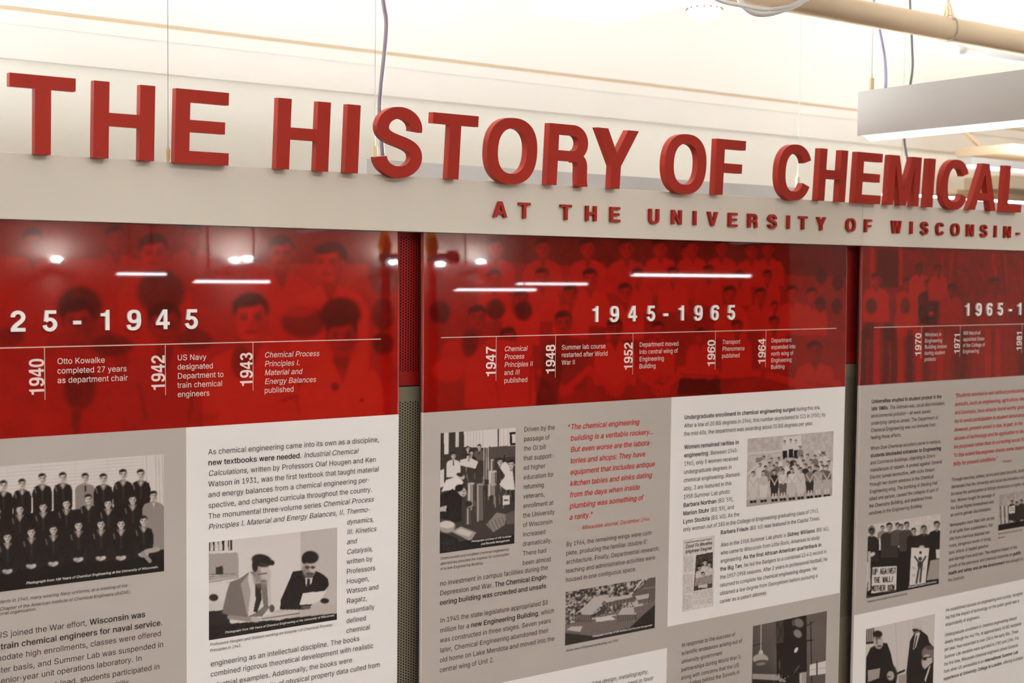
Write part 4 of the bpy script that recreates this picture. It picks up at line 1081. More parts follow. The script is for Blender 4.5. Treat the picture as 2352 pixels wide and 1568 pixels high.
# captions and body text: early panel
cs = 0.0072
for t, e in (('/idents in 1945, many wearing Navy uniforms, at a meeting of the/', (292.3, 1347)), ('/Chapter of the American Institute of Chemical Engineers (AIChE),/', (300.7, 1361.5)), ('/onal organization./', (84, 1401))):
    rline(p1, e, cs, t, m_ink, name='caption')
rline(p1, (363.5, 1303.5), 0.0054, '*/Photograph from 100 Years of Chemical Engineering at the University of Wisconsin./*', m_capw, m_capw, 'caption', 0.0009)
bs = 0.0130
for t, e in (('US joined the War effort, *Wisconsin was*', (334, 1415.9)), ('*o train chemical engineers for naval service*.', (373.5, 1434.7)), ('modate high enrollments, classes were offered', (370.2, 1459.4)),
             ('ster basis, and Summer Lab was suspended in', (375.7, 1484.7)), ('senior-year unit operations laboratory. In', (326, 1516.2)), ('urse load, students participated in', (367, 1535.4)), ('drills.', (301.4, 1571))):
    rline(p1, e, bs, t, m_ink, m_inkb)
block(p1, (476.4, 1043.8), (479.0, 1215.5), (7, 848.8, 1176.9), ['As chemical engineering came into its own as a discipline,', '*new textbooks were needed*. /Industrial Chemical/', '/Calculations,/ written by Professors Olaf Hougen and Ken',
      'Watson in 1931, was the first textbook that taught material', 'and energy balances from a chemical engineering per-', 'spective, and changed curricula throughout the country.', 'The monumental three-volume series /Chemical Process/',
      '/Principles I. Material and Energy Balances, II. Thermo-/'], bold_m=m_inkb)
block(p1, (796.3, 1204.3), (794.5, 1453.7), (7, 869.5, 1353.2), ['/dynamics,/', '/III. Kinetics/', '/and/', '/Catalysis,/', 'written by', 'Professors', 'Hougen,', 'Watson and', 'Ragatz,', 'essentially', 'defined', 'chemical'])
block(p1, (516.1, 1454.4), (516.1, 1454.4), (0, 768.2, 1416.5), ['*/Photograph from 100 Years of Chemical Engineering at the University of Wisconsin./*'], m_capw, 'caption', m_capw, lift=0.0009)
block(p1, (481.3, 1483.4), (481.3, 1496.9), (0, 762.6, 1440.6), ['/Professors Hougen and Watson working on Volume I of Chemical Process/', '/Principles in 1943./'], m_ink, 'caption')
block(p1, (483, 1530.3), (483, 1553.9), (1, 857.5, 1489.4), ['engineering as an intellectual discipline. The books', 'combined rigorous theoretical development with realistic'])
rline(p1, (808.7, 1520.1), 0.0129, 'industrial examples. Additionally, the books were')
rline(p1, (872.5, 1530.5), 0.0129, 'lio of physical property data culled from')

# post-war panel
block(p2, (1202.3, 991.3), (1200.3, 1297.6), (9, 1273.6, 1181.5), ['Driven by the', 'passage of', 'the GI bill', 'that support-', 'ed higher', 'education for', 'returning', 'veterans,', 'enrollment at', 'the University', 'of Wisconsin', 'increased', 'dramatically.', 'There had', 'been almost'])
block(p2, (1009.7, 1345.3), (1009.7, 1389.3), (0, 1258.4, 1309.2), ['no investment in campus facilities during the', 'Depression and War. *The Chemical Engin-*', '*eering building was crowded and unsafe*.'], bold_m=m_inkb)
block(p2, (1010, 1430.2), (1009.7, 1543.9), (4, 1273.2, 1473.8), ['In 1945 the state legislature appropriated $8', 'million for a *new Engineering Building*, which', 'was constructed in three stages. Seven years', 'later, Chemical Engineering abandoned their', 'old home on Lake Mendota and moved into the', 'central wing of Unit 2.'], bold_m=m_inkb)
block(p2, (1082, 1245), (1082, 1245), (0, 1173.5, 1232.8), ['*/Photograph courtesy of UW Archives/*'], m_capw, 'caption', m_capw, lift=.0009)
block(p2, (1104, 1251), (1104, 1251), (0, 1171, 1241.6), ['*/and Records Management./*'], m_capw, 'caption', m_capw, lift=.0009)
block(p2, (1010.9, 1285.2), (1010.9, 1309.2), (0, 1168.3, 1268.4), ['/Overcrowded and outdated chemical engineering/', '/laboratories provided the impetus for construction/', '/of a new Engineering Building./'], m_ink, 'caption')
rd = ['*/The chemical engineering/*', '*/building is a veritable rookery.../*', '*/But even worse are the labora-/*', '*/tories and shops: They have/*', '*/equipment that includes antique/*', '*/kitchen tables and sinks dating/*', '*/from the days when inside/*', '*/plumbing was something of/*', '*/a rarity.\u201d/*']
block(p2, (1309.3, 986.1), (1308, 1193.6), (4, 1503.5, 1069.6), rd, m_inkred, 'quotation', m_inkred)
block(p2, (1302.5, 987), (1302.5, 987), None, ['*/\u201c/*'], m_inkred, 'quotation', m_inkred, size=.0151)
block(p2, (1329.9, 1216.7), (1329.9, 1216.7), (0, 1491.9, 1196), ['/- Milwaukee Journal, December 1944/'], m_inkred, 'quotation')
block(p2, (1299.8, 1254.7), (1298.9, 1336.5), (3, 1504.7, 1283.6), ['By 1964, the remaining wings were com-', 'plete, producing the familiar \u2018double-E\'', 'architecture. Finally, Departmental research,', 'teaching and administrative activities were', 'housed in one contiguous space.'])
block(p2, (1360, 1463), (1360, 1463), (0, 1497.3, 1436.5), ['*/Photograph courtesy of UW Archives and Records Management/*'], m_capw, 'caption', m_capw, lift=.0009)
block(p2, (1298.9, 1496.4), (1298.9, 1496.4), (0, 1419.6, 1472.9), ['/Aerial view of Engineering Building, ca. 1965/'], m_ink, 'caption')
rline(p2, (1489, 1545.5), .0129, '/chine design, metallography,/'); rline(p2, (1500, 1560.5), .0129, '/oned in favor/')
block(p2, (1571.4, 962.8), (1570.6, 1000.8), (1, 1896.2, 953.7), ['*Undergraduate enrollment in chemical engineering surged* during this era.', 'After a low of 20 BS degrees in 1946, this number skyrocketed to 121 in 1950; by', 'the mid-60s, the department was awarding about 70 BS degrees per year.'], bold_m=m_inkb)
block(p2, (1570.6, 1031.1), (1568.8, 1202.4), (0, 1696.8, 1018.8), ['*Women remained rarities in*', '*engineering*. Between 1945-', '1965, only 5 women received', 'undergraduate degrees in', 'chemical engineering. Remark-', 'ably, 3 are featured in this', '1958 Summer Lab photo:', "*Barbara Northan* (BS '59),", "*Marion Stuhr* (BS '59), and", "*Lynn Stodola* (BS '60). As the"], bold_m=m_inkb)
block(p2, (1568.2, 1220.4), (1568.2, 1220.4), (0, 1880.8, 1172.7), ['only woman out of 180 in the College of Engineering graduating class of 1963,'])
block(p2, (1654.4, 1227), (1654.4, 1227), (0, 1883.6, 1190.4), ["*Barbara Friede* (BS '63) was featured in the Capital Times."], bold_m=m_inkb)
block(p2, (1654.4, 1255.5), (1653.1, 1385), (0, 1905, 1212.9), ["Also in the 1958 Summer Lab photo is *Sidney Williams* (BS '61),", 'who came to Wisconsin from Little Rock, Arkansas to study', 'engineering. *As the first African-American quarterback in*', '*the Big Ten*, he led the Badgers to a combined 13-4-1 record in',
      'the 1957-1958 seasons. After 2 years in professional football, he', 'returned to complete his chemical engineering degree. He', 'obtained a law degree from Georgetown before pursuing a', 'career as a patent attorney.'], bold_m=m_inkb)
block(p2, (1573, 1247.5), (1573, 1247.5), (0, 1634.5, 1238), ['*Transferring credits, Campus Students*'], m_inkb, 'clipping_text', m_inkb, lift=.0009)
block(p2, (1574, 1258.5), (1573, 1270.5), (0, 1635, 1249.5), ['*/Coed To Receive/*', '*/Engineer Degree/*'], m_inkb, 'clipping_text', m_inkb, lift=.0009)
block(p2, (1565.5, 1485.7), (1563.5, 1561.2), (3, 1702.6, 1510.9), ['In response to the success of', 'scientific endeavors arising out of', 'university-government', 'partnerships during World War II,', 'along with concerns that the US'])
rline(p2, (1698.4, 1546.3), .0127, 'falling behind the Soviets in')

# protest panel
block(p3, (2001.3, 926.1), (1999.5, 1008.8), (0, 2162.3, 913), ['*Universities erupted in student protest in the*', '*late 1960s*. The Vietnam war, racial discrimination,', 'environmental pollution \u2013 all were issues', 'underlying campus unrest. The Department of', 'Chemical Engineering was not immune from', 'feeling these effects.'], bold_m=m_inkb)
block(p3, (1999.5, 1033.6), (1995.1, 1182.7), (3, 2163.5, 1061.6), ['When Dow Chemical recruiters came to campus,', '*students blockaded entrances to Engineering*', "and Commerce Buildings, objecting to Dow's", 'manufacture of napalm. A protest against General', 'Electric turned destructive, with rocks thrown', 'through two dozen windows in the Chemical',
      'Engineering wing. The bombing of Sterling Hall', 'killed one person, caused the collapse of part of', 'the Chemistry Building, and shattered three', 'windows in the Engineering Building.'], bold_m=m_inkb)
block(p3, (2192, 912.3), (2190.3, 1069), (4, 2347.7, 975.1), ['*/\u201cStudents enrolled in well-defined professional/*', '*/pursuits, such as engineering, agriculture, medicine/*', '*/and business, have already found worthy goals/*', '*/try to avoid participation in student demonstrations./*', '*/However, present unrest is due, in part, to the/*',
      '*/abuses of technology and its application to destruct-/*', '*/ive purposes rather than in correcting social ills./*', '*/To this extent the engineer shares some responsi-/*', '*/bility for present conditions.\u201d/*'], m_inkred, 'quotation', m_inkred)
block(p3, (2300, 1062.8), (2300, 1062.8), None, ['/- Professor/'], m_inkred, 'quotation', size=.0095)
block(p3, (2184.6, 1105.3), (2183, 1186.3), (4, 2282.2, 1152.4), ['Through marches, strikes, sit-ins and class boycotts, students', 'demanded that the University end racial discrimination and', 'increase the participation of African-Americans in higher educa-', 'tion. Women fought for passage of', 'the Equal Rights Amendment and', 'an end to gender discrimination.'])
block(p3, (2181.3, 1209.2), (2177, 1335.9), (3, 2276.5, 1238.2), ['Newspapers were filled with stories', 'of oil spills from supertankers, fish', 'kills from chemical disposal into', 'rivers, dangerous levels of smog,', 'toxic effects of leaded gasoline', 'and damage from acid rain. The negative impact of the', 'growth of the petroleum and chemical industries on *public*',
      '*health and safety and on the environment* was brought to', 'the forefront.'], bold_m=m_inkb)
block(p3, (1992, 1383.7), (1992, 1383.7), (0, 2083, 1364.4), ['/Students protest outside the Commerce Building/'], m_ink, 'caption')
block(p3, (2147.5 - 62, 1350), (2147.5 - 62, 1350), (0, 2150, 1334), ['*/Photograph courtesy of UW Archives/*'], m_capw, 'caption', m_capw, lift=.0009)
block(p3, (2291.4, 1228), (2291.4, 1237), None, ['/Women attend an engineering class/', '/discussion./'], m_ink, 'caption', size=.0071)
block(p3, (2171.9, 1404.7), (2170.6, 1437.9), (1, 2337.5, 1390.5), ['He established courses on engineering and society, recogniz-', 'ing that the impact of technology on the public good was a', 'responsibility of engineers.'], size=.0127)
block(p3, (2170.1, 1461.4), (2166.4, 1562.3), (5, 2338.4, 1490.6), ['Undergraduate enrollment in chemical engineering stayed', 'steady through the mid 70s, at approximately 60 BS recipients', 'per year, then expanded to over 100 in the early 80s. Three', 'Summer Lab sessions were operated in 1982 and 1984. For', 'the first time, Wisconsin chemical engineers joined students',
      'from other US universities in an *International Summer Lab*', '*experience at University College in London*, offering a unique'], bold_m=m_inkb)

# ------------------------------------------------------------------ perforated columns between the panels
def column(X0, X1, zsplit, label):
    root = empty('perforated_column', ((X0 + X1) / 2, 0.045, 0.0)); tag(root, label, 'column', 'perforated steel columns between the panels')
    Yf = 0.030
    def sheet(z0, z1, m, hz0, hz1, nm):
        px_, pz = 0.00565, 0.00545; r = 0.00150
        V = []; F = []
        ncol = int((X1 - X0) / px_); xs = X0 + ((X1 - X0) - ncol * px_) / 2
        nr = int((hz1 - hz0) / pz)
        def q(a, b, c, d): V.extend([(a, Yf, c), (b, Yf, c), (b, Yf, d), (a, Yf, d)]); n = len(V); F.append((n - 4, n - 3, n - 2, n - 1))
        zt = hz0 + nr * pz
        q(X0, X1, z0, hz0) if hz0 > z0 else None
        q(X0, X1, zt + pz / 2, z1)
        q(X0, xs, hz0, zt + pz / 2); q(xs + ncol * px_, X1, hz0, zt + pz / 2)
        for c in range(ncol):
            sh = pz / 2 if c % 2 else 0.0
            x = xs + (c + .5) * px_
            if sh: q(x - px_ / 2, x + px_ / 2, hz0, hz0 + sh)
            else: q(x - px_ / 2, x + px_ / 2, zt, zt + pz / 2)
            for k in range(nr):
                z = hz0 + sh + (k + .5) * pz; b = len(V)
                V.extend([(x + px_ / 2, Yf, z - pz / 2), (x + px_ / 2, Yf, z + pz / 2), (x - px_ / 2, Yf, z + pz / 2), (x - px_ / 2, Yf, z - pz / 2)])
                for j in range(8):
                    a = math.radians(-45 + 45 * j); V.append((x + r * math.cos(a), Yf, z + r * math.sin(a)))
                o = b + 4
                F.extend([(b, b + 1, o + 2, o + 1, o), (b + 1, b + 2, o + 4, o + 3, o + 2), (b + 2, b + 3, o + 6, o + 5, o + 4), (b + 3, b, o, o + 7, o + 6)])
        mesh_obj(nm, V, F, m, root)
    sheet(zsplit + .0012, 1.8225, m_pr, zsplit + 0.0265, 1.818, 'upper_sheet')
    sheet(0.0, zsplit - .0008, m_pg, 0.90, zsplit - 0.030, 'lower_sheet')
    MB().box(X0, X1, Yf + .0005, Yf + .03, zsplit - .0008, zsplit + .0012).build('joint', m_black, root)
    MB().box(X0, X1, Yf + .022, Yf + .032, 0, 1.8225).build('column_core', m_black, root)
    MB().box(X0 - .002, X0, Yf, Yf + .032, 0, 1.8225).box(X1, X1 + .002, Yf, Yf + .032, 0, 1.8225).build('side_plate', m_black, root)
column(1.2165, 1.3300, float(at(930, 887, .03)[2]), 'perforated steel column with red top between the 1925 and 1945 panels')
column(2.4680, 2.5900, float(at(1952, 834.5, .03)[2]), 'perforated steel column with red top between the 1945 and 1965 panels')
column(-0.035, 0.079, 1.53, 'perforated steel column with red top at the outer side of the 25-1945 panel')

# ------------------------------------------------------------------ fascia with its raised letters
FZ0, FZ1 = 1.8230, 1.9262
fas = empty('title_fascia', (1.9, 0.02, FZ0)); tag(fas, 'long grey-beige fascia board carrying red letters THE HISTORY OF CHEMICAL', 'sign board')
FY = -0.001
MB().box(-0.05, 2.5236, FY, 0.045, FZ0, FZ1, 0.0008).build('fascia_board', m_fascia, fas)
MB().box(2.5243, 4.9, FY, 0.045, FZ0, FZ1, 0.0008).build('fascia_board', m_fascia, fas)
TL = [('T', .5220, .045, .1715), ('H', .6405, .06, .1715), ('E', .7735, .07, .1735), ('H', .9560, .085, .1735), ('I', 1.0915, .08, .1735), ('S', 1.1545, .085, .1700), ('T', 1.2785, .085, .1735), ('O', 1.3985, .08, .1722),
      ('R', 1.5395, .065, .1718), ('Y', 1.6705, .07, .1735), ('O', 1.8545, .055, .1740), ('F', 1.9975, .045, .1735), ('C', 2.1970, .055, .1725), ('H', 2.3295, .055, .1660), ('E', 2.4580, .055, .1735), ('M', 2.5790, .055, .1735), ('I', 2.7300, .055, .1735), ('C', 2.7900, .055, .1715), ('A', 2.9130, .055, .1700), ('L', 3.0470, .055, .1660)]
for ch, x, lean, sx in TL:
    zb = 1.9248 - (0.0 if ch not in 'OSC' else 0.0)
    solid_letter('title_letter', ch, x, zb + 0.0005, sx, 0.1690, FY - 0.0008, 0.017, lean, m_letter, fas)
SM = [('A', 1.449), ('T', 1.5075), ('T', 1.611), ('H', 1.6762), ('E', 1.740), ('U', 1.8475), ('N', 1.912), ('I', 1.9655), ('V', 2.0185), ('E', 2.0812), ('R', 2.1432), ('S', 2.2062), ('I', 2.2592), ('T', 2.3080), ('Y', 2.3705), ('O', 2.4750), ('F', 2.5385),
      ('W', 2.6440), ('I', 2.7025), ('S', 2.7540), ('C', 2.8162), ('O', 2.8795), ('N', 2.9420), ('S', 3.0005), ('I', 3.0515), ('N', 3.1045), ('-', 3.1535)]
for ch, xc in SM:
    adv, V, Tt = bold_glyph(ch); s = 0.0478 if ch != 'W' else .040
    solid_letter('subtitle_letter', ch, xc - (V[:, 0].min() + V[:, 0].max()) / 2 * s + .001, 1.8562, s, 0.0432, FY - 0.0002, 0.0068, 0.0, m_letter, fas)

# ------------------------------------------------------------------ cables and cords of the display
def cable(px, y_top, foot, label, m=m_wire, r=0.0006, Y=0.03, grip=True, extra=None):
    P = at(px, foot, Y)
    root = empty('suspension_cable', (P[0], Y, FZ1)); tag(root, label, 'cable', 'thin steel cables holding the fascia')
    MB().tube([(P[0], Y, FZ1 + .02), (P[0] + .001, Y, ZC)], r, 6).build('steel_wire', m, root)
    MB().tube([(P[0], Y, FZ1), (P[0], Y, FZ1 + .006), (P[0], Y, FZ1 + .006), (P[0], Y, FZ1 + .022), (P[0], Y, FZ1 + .028)], [.0022, .0022, .0036, .0036, .0012], 10).build('cable_gripper', m_grip, root)
cable(386, 0, 345, 'thin cable rising between the H and E of THE')
def cord(pts, Y, r, m, label, end=None):
    P = [tuple(at(a, b, Y)) for a, b in pts]
    top = P[0]; P = [(top[0] - .004, Y, ZC), (top[0] - .012, Y, top[2] + .35), (top[0] - .006, Y, top[2] + .08)] + P
    if end is not None: P.append(end)
    o = MB().tube(curve_pts(P, 8), r, 8).build('power_cord', m, None, True); tag(o, label, 'power cord'); return o
c = cord([(880, 0), (887, 50), (884, 110), (875, 200), (872, 260), (879, 352), (880, 364)], .60, .0052, m_cord, 'purple-grey power cord dropping behind the S of HISTORY', None)
c = cord([(2090, 0), (2093, 60), (2095, 110), (2096, 155), (2090, 200), (2080, 260), (2077, 313), (2080, 345), (2088, 385)], .60, .0038, m_cordd, 'dark power cord passing behind the lamp to the M of CHEMICAL')

# ------------------------------------------------------------------ pendant lamps
def pendant(label, axis, a0, a1, c0, z0, w=.062, h=.108, lo=m_lo, up=m_up, cables=(), cat='pendant lamp', protrude=0.0, drop=0.0, inset=0.0, group='linear pendant lamps', wires_from=None):
    """a linear lamp: axis 'y' or 'x', running a0..a1, its side face at c0"""
    def bx(b, s0, s1, t0, t1, z0_, z1_, bev=0):
        return b.box(t0, t1, s0, s1, z0_, z1_, bev) if axis == 'y' else b.box(s0, s1, t0, t1, z0_, z1_, bev)
    mid = (c0 + w / 2, (a0 + a1) / 2, z0) if axis == 'y' else ((a0 + a1) / 2, c0 + w / 2, z0)
    root = empty('pendant_lamp', mid); tag(root, label, cat, group)
    t = .0025
    b = MB(); bx(b, a0, a1, c0, c0 + t, z0, z0 + h); bx(b, a0, a1, c0 + w - t, c0 + w, z0, z0 + h)
    bx(b, a0 + .0004, a0 + t, c0 + t, c0 + w - t, z0 + .0003, z0 + h - .0003); bx(b, a1 - t, a1 - .0004, c0 + t, c0 + w - t, z0 + .0003, z0 + h - .0003)
    b.build('housing', m_house, root)
    b = MB(); bx(b, a0 + t, a1 - t, c0 + t, c0 + w - t, z0 + .001, z0 + .004)
    if drop:                                          # a lens bulging below the housing, its depth covering the bloom as well
        n = 8; pr = [(c0 + w / 2 - (w / 2 - .004) * math.cos(math.pi * k / n), z0 + .002 - drop * math.sin(math.pi * k / n)) for k in range(n + 1)]
        q0 = len(b.v)
        for s_ in (a0 + .02, a1 - .02): b.v += [(p_[0], s_, p_[1]) if axis == 'y' else (s_, p_[0], p_[1]) for p_ in pr]
        for k in range(n): b.f.append((q0 + k, q0 + k + 1, q0 + n + 2 + k, q0 + n + 1 + k))
        b.f.append(tuple(range(q0, q0 + n + 1))); b.f.append(tuple(range(q0 + n + 1, q0 + 2 * n + 2)))
    b.build('lower_diffuser', lo, root)
    b = MB(); bx(b, a0 + t + inset, a1 - t - inset, c0 + t, c0 + w - t, z0 + h - .006, z0 + h - .003 + protrude); b.build('upper_diffuser', up, root)
    if inset:
        for u0, u1 in ((a0 + t, a0 + t + inset), (a1 - t - inset, a1 - t)):
            b = MB(); bx(b, u0, u1, c0 + t, c0 + w - t, z0 + h - .004, z0 + h - .0005); b.build('end_cover', m_house, root)
    for s in cables:
        P = (c0 + w / 2, s) if axis == 'y' else (s, c0 + w / 2)
        MB().tube([(P[0], P[1], z0 + h + .04), (P[0], P[1], ZC)], .0008, 6).build('steel_wire', m_wire, root)
        MB().box(P[0] - .006, P[0] + .006, P[1] - .0035, P[1] + .0035, z0 + h - .002, z0 + h + .034, .001).tube([(P[0], P[1], z0 + h + .034), (P[0], P[1], z0 + h + .048)], [.003, .0012], 8).build('cable_gripper', m_grip, root)
    return root
LX = 2.55
def lamp_y(px):
    d = ray(px, 190); return float(EYE[1] + (LX + .031) / d[0] * d[1])
e_ = at(1970, 261, 0)
# far end of the lamp: the point of the plane X = LX seen at the picture's x 1970
d_ = ray(1970, 261); t_ = (LX - EYE[0]) / d_[0]; LE = EYE + t_ * d_
dt, db = ray(1970, 210.4), ray(1970, 312)
LZ1 = EYE[2] + (LX / dt[0]) * dt[2]; LZ0 = EYE[2] + (LX / db[0]) * db[2]
lamp = pendant('grey linear pendant lamp glowing underneath, end over the letters CHEMICAL', 'y', -3.2, float(LE[1]), LX, float(LZ0), h=float(LZ1 - LZ0), lo=m_lv, up=m_house, drop=.014, cables=(lamp_y(2002), -2.9))
# its cord
P = [tuple(at(a, b, lamp_y(2033))) for a, b in ((2003, -40), (2006, 0), (2013, 40), (2022, 80), (2031, 130), (2034, 170), (2034, 205))]
MB().tube(curve_pts(P, 6), .0042, 8).build('lamp_cord', m_cordl, lamp, True)
pendant('grey linear pendant lamp hanging out of frame near the visitor', 'y', -3.4, -0.50, 0.32, float(LZ0), h=float(LZ1 - LZ0), cables=(-.5, -3.2))
pendant('grey linear pendant lamp beyond the right end of the fascia', 'y', -3.2, .1, LX + 2.7, float(LZ0), h=float(LZ1 - LZ0), lo=m_lv, up=m_bk2, cables=(0, -3))
# added fill lights, unseen in the ceiling, to spread light evenly over the panels
m_tr = mat('fill light diffuser', (255, 250, 244), 0.5, 0.2, emit=WARM, strength=22.0)
for x_, lab in ((-0.2, 'added unseen fill light near the left hall wall'), (1.7, 'added unseen fill light over the visitor'), (3.5, 'added unseen fill light before the 1965 panel')):
    root = empty('fill_light', (x_, -3.1, ZC)); tag(root, lab, 'fill light', 'added fill lights in the hall ceiling')
    MB().box(x_ - .62, x_ + .62, -3.42, -3.40, ZC - .03, ZC).box(x_ - .62, x_ + .62, -2.80, -2.78, ZC - .03, ZC).box(x_ - .62, x_ - .60, -3.40, -2.80, ZC - .03, ZC).box(x_ + .60, x_ + .62, -3.40, -2.80, ZC - .03, ZC).build('frame', m_house, root)
    MB().box(x_ - .60, x_ + .60, -3.40, -2.80, ZC - .02, ZC - .005).build('diffuser', m_tr, root)
# lamps behind the display, parallel to it
pendant('grey linear lamp housing seen behind the letters STORY OF', 'x', 1.486, 2.972, .60, 1.905, w=.05, h=.106, lo=m_house, up=m_bk, cables=(float(at(861, 300, .625)[0]), float(at(1834.5, 300, .625)[0])), protrude=-.004, inset=.10)
pendant('grey linear lamp with bright top edge behind the letters ICAL', 'x', float(at(2052, 460, .60)[0]), 4.95, .60, 1.905, w=.05, h=.103, lo=m_house, up=m_bk2, cables=(float(at(2076, 200, .625)[0]), 4.8), protrude=.009)
pendant('grey linear lamp housing behind the fascia out of frame', 'x', -1.1, 0.42, .60, 1.80, w=.05, h=.10, lo=m_house, up=m_bk3, cables=(-.9, .3), protrude=-.004, inset=.10)

# ------------------------------------------------------------------ pipes and other services overhead
YP = -0.12
root = empty('sprinkler_pipe', (3.0, YP, 2.345)); tag(root, 'thick beige painted pipe running across the top with a hanger', 'pipe')
zc = float((at(2100, 25, YP)[2] + at(2100, 79, YP)[2]) / 2)
MB().tube([(1.55, YP, zc), (5.5, YP, zc)], .0278, 28).build('pipe_body', m_pipe, root, True)
hx = float(at(2176, 60, YP)[0])
MB().tube([(hx + .010 * math.sin(a / 24 * 2 * math.pi) * 0 + 0.0, YP + .0315 * math.cos(a / 24 * 2 * math.pi), zc + .0315 * math.sin(a / 24 * 2 * math.pi)) for a in range(25)], .0014, 8).build('hanger_ring', m_steel, root, True)
b = MB(); b.tube([(hx, YP, zc + .03), (hx, YP, ZC)], .0036, 8); b.tube([(hx, YP, zc + .046), (hx, YP, zc + .054)], .009, 6)
b.build('threaded_rod', m_pipe, root)
for s_ in (-1, 1):
    MB().tube([(hx + .003 * s_, YP + .006 * s_, zc + .056), (hx + .010 * s_, YP + .02 * s_, zc + .030), (hx + .012 * s_, YP + .028 * s_, zc + .018)], .0036, 6).build('hanger_strap', m_pipe, root)
root = empty('branch_pipe', (3.6, .4, 2.4)); tag(root, 'small white branch pipe with an elbow cap under the thick pipe', 'pipe')
YS = .35; pa = at(2206, 117, YS)
MB().tube([(pa[0], YS, pa[2]), (pa[0] + .9, YS, pa[2] + .02)], .013, 16).build('pipe_body', m_plast, root, True)
MB().tube([(pa[0] - .035, YS, pa[2]), (pa[0] - .03, YS, pa[2]), (pa[0] + .002, YS, pa[2])], [.009, .019, .019], 16).build('end_cap', m_plast, root, True)
# flexible conduit looped over the pipe
P = [tuple(at(a, b, -.17)) for a, b in ((1690, -40), (1702, 5), (1726, 28), (1760, 32), (1800, 22), (1840, 4), (1880, -30))]
tag(MB().tube(curve_pts(P, 8), .0062, 10).build('flexible_conduit', m_plast, None, True), 'white flexible conduit sagging in a loop below the pipe', 'conduit')
P = [tuple(at(a, b, -.20)) for a, b in ((1600, -30), (1655, 2), (1710, 14), (1760, 22), (1830, 10), (1890, -25))]
tag(MB().tube(curve_pts(P, 8), .0042, 10).build('electrical_conduit', m_plast, None, True), 'thin white conduit crossing just above the sagging loop', 'conduit')
# white duct hanging ahead
struct_d = MB().box(1.935, 2.185, -3.0, .575, 2.40, 2.56, .004).build('air_duct', m_plast, None); tag(struct_d, 'bright white rectangular duct at the top above HISTORY', 'duct')
# smoke detector
dp = at(1618, 28, 1.04)
root = empty('smoke_detector', tuple(dp)); tag(root, 'round white ceiling detector at the top above the letters OF', 'smoke detector')
dx, dy, dz = map(float, dp)
MB().tube([(dx, dy, dz + .024), (dx, dy, dz + .018), (dx, dy, dz + .004), (dx, dy, dz - .004), (dx, dy, dz - .018), (dx, dy, dz - .026), (dx, dy, dz - .028)], [.050, .056, .056, .052, .038, .016, .004], 32).build('detector_body', m_plast, root, True)
for k in range(16):
    a = 2 * math.pi * k / 16
    MB().box(dx + .0565 * math.cos(a) - .003, dx + .0565 * math.cos(a) + .003, dy + .0565 * math.sin(a) - .003, dy + .0565 * math.sin(a) + .003, dz + .006, dz + .011).build('vent_slot', m_dot, root)
MB().tube([(dx, dy, dz + .024), (dx, dy, ZC)], .012, 12).build('mounting_stem', m_plast, root, True)
# services at the far right
def far_tube(pxs, Y, r, m, nm, label, cat):
    P = [tuple(at(a, b, Y)) for a, b in pxs]
    o = MB().tube(P, r, 16).build(nm, m, None, True); tag(o, label, cat); return o
far_tube([(2212, 300), (2277, 362)], 1.9, .010, m_pipe, 'diagonal_brace', 'diagonal beige brace below the grey pendant lamp', 'brace')
P = at(2350, 352, 1.85)
o = MB().box(float(at(2196, 350, 1.85)[0]), 9.5, 1.55, 1.85, float(at(2250, 366, 1.85)[2]), float(at(2250, 346, 1.85)[2])).build('cable_tray', m_pipe); tag(o, 'beige cable tray behind the letters AL', 'cable tray')
pendant('bright far lamp behind the A and L of CHEMICAL', 'x', float(at(2212, 374, 1.4)[0]), 8.0, 1.36, float(at(2300, 388, 1.4)[2]), w=.12, h=.035, lo=m_lv, up=m_lo, cables=(7.0, 7.5), group='linear pendant lamps')
o = MB().box(float(at(2320, 418, 1.5)[0]), 8.5, 1.5, 1.75, float(at(2335, 434, 1.5)[2]), float(at(2335, 403, 1.5)[2]), .004).build('junction_box', mat('box beige', (186, 166, 138), .6, .2)); tag(o, 'beige equipment box behind the last letter L', 'box')
o = MB().box(float(at(2240, 418, 1.7)[0]), 8.5, 1.8, 2.0, float(at(2335, 448, 1.7)[2]), float(at(2335, 440, 1.7)[2])).build('wall_rail', m_pipe); tag(o, 'low beige rail on the wall behind the last letters', 'rail')

# ------------------------------------------------------------------ what the glossy panels mirror: the far side of the hall
def mirror(px, py, Y):
    P = on(px, py); d = ray(px, py); d = d / np.linalg.norm(d)
    n = np.array([0.0, -1.0, 0.08 * max(P[2] - BAND, 0)]); n = n / np.linalg.norm(n)
    r = d - 2 * (d @ n) * n; t = (Y - P[1]) / r[1]
    return P + t * r
def tube_lamp(a, b, Y, label):
    A_, B2 = mirror(*a, Y), mirror(*b, Y); z = float((A_[2] + B2[2]) / 2)
    if False: print('TUBE', label, A_, B2)
    x0, x1 = sorted((float(A_[0]), float(B2[0])))
    root = empty('tube_lamp', ((x0 + x1) / 2, Y, z)); tag(root, label, 'tube lamp', 'linear lamps across the hall')
    MB().box(x0, x1, Y - .02, Y + .02, z + .001, z + .045).build('housing', m_house, root)
    MB().box(x0 + .01, x1 - .01, Y - .018, Y + .022, z - .006, z + .012).build('diffuser', m_ref, root)
    for x in (x0 + .1, x1 - .1): MB().tube([(x, Y, z + .04), (x, Y, ZC)], .006, 6).build('rod', m_wire, root)
tube_lamp((265, 628), (383, 632), -6.5, 'far hall lamp mirrored beside the first sconce')
tube_lamp((442, 640), (620, 655), -5.2, 'hall lamp mirrored in the middle of the 25-1945 panel')
tube_lamp((1043, 660), (1230, 672), -5.6, 'hall lamp mirrored low in the 1945-1965 panel')
tube_lamp((1185, 653), (1348, 652), -7.2, 'hall lamp mirrored higher in the 1945-1965 panel')
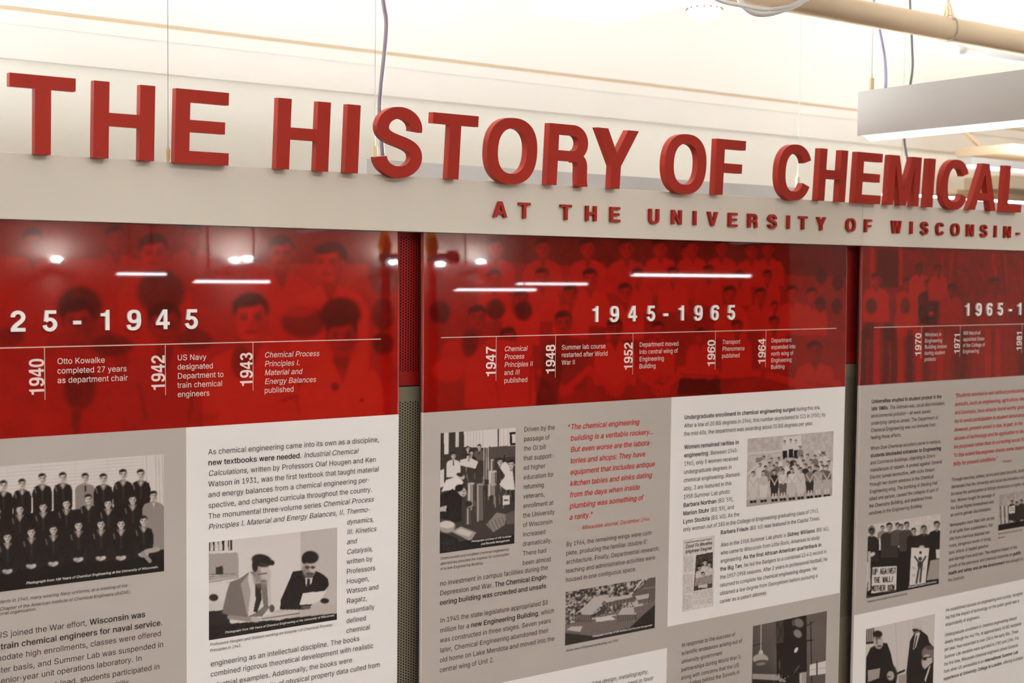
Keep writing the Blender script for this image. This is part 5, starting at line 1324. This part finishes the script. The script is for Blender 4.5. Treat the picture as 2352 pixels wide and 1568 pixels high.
tube_lamp((1450, 640), (1722, 627), -5.0, 'long hall lamp mirrored above the 1945-1965 digits')
def sconce(px, py, label, r=.05, power=1.0):
    Pm = mirror(px, py, YF + .12)
    if False: print('SCONCE', label, Pm)
    root = empty('wall_sconce', tuple(map(float, Pm))); tag(root, label, 'wall sconce', 'sconces on the far wall of the hall')
    x, y, z = map(float, Pm)
    MB().tube([(x, y, z - .05), (x, y, z - .045), (x, y, z + .02)], [.015, .03, .036], 20, False).build('shade', m_house, root, True)
    MB().tube([(x, y, z - .03), (x, y, z + .04)], [.022, .022], 20).build('bulb', m_sp, root, True)
    MB().box(x - .02, x + .02, YF, y, z - .04, z - .02).build('bracket', m_house, root)
sconce(130, 602, 'wall sconce mirrored above the first digits'); sconce(540, 604, 'wall sconce mirrored near the middle of the 25-1945 panel')
sconce(568, 600, 'wall sconce beside the middle one'); sconce(903, 607, 'wall sconce behind the brass valve')
sconce(1012, 612, 'added double of the valve sconce, mirrored at the edge of the 1945-1965 panel'); sconce(1105, 606, 'added wall sconce widening the mirrored glow')  # both added for the mirrored glow, the first doubling the sconce by the valve
# the brass and red valve; its second copy is added for another mirror image
for vpx, vlab in ((885, 'brass valve riser with a red outlet mirrored in the 25-1945 panel'), (992, 'added double of the brass valve riser, mirrored in the 1945-1965 panel')):
  v = mirror(vpx, 585, YF + .5); vx, vz = float(v[0]), float(v[2])
  root = empty('valve_riser', (vx, YF + .5, 0)); tag(root, vlab, 'valve')
  b = MB().tube([(vx, YF + .5, 0), (vx, YF + .5, vz - .05)], .05, 16).build('riser_pipe', m_valve, root, True)
  MB().tube([(vx, YF + .5, vz - .05), (vx, YF + .5, vz), (vx, YF + .5, vz + .1), (vx, YF + .5, vz + .2), (vx, YF + .5, vz + .3)], [.06, .05, .07, .05, .02], 16).build('valve_stem', m_brass, root, True)
  MB().tube([(vx - .14, YF + .5, vz + .3), (vx + .14, YF + .5, vz + .3)], .02, 10).build('hand_wheel', m_brass, root, True)
  MB().tube([(vx - .05, YF + .5, vz - .03), (vx + .2, YF + .5, vz - .03), (vx + .2, YF + .5, vz - .03), (vx + .26, YF + .5, vz - .03)], [.05, .05, .09, .09], 14).build('side_outlet', m_valve, root, True)
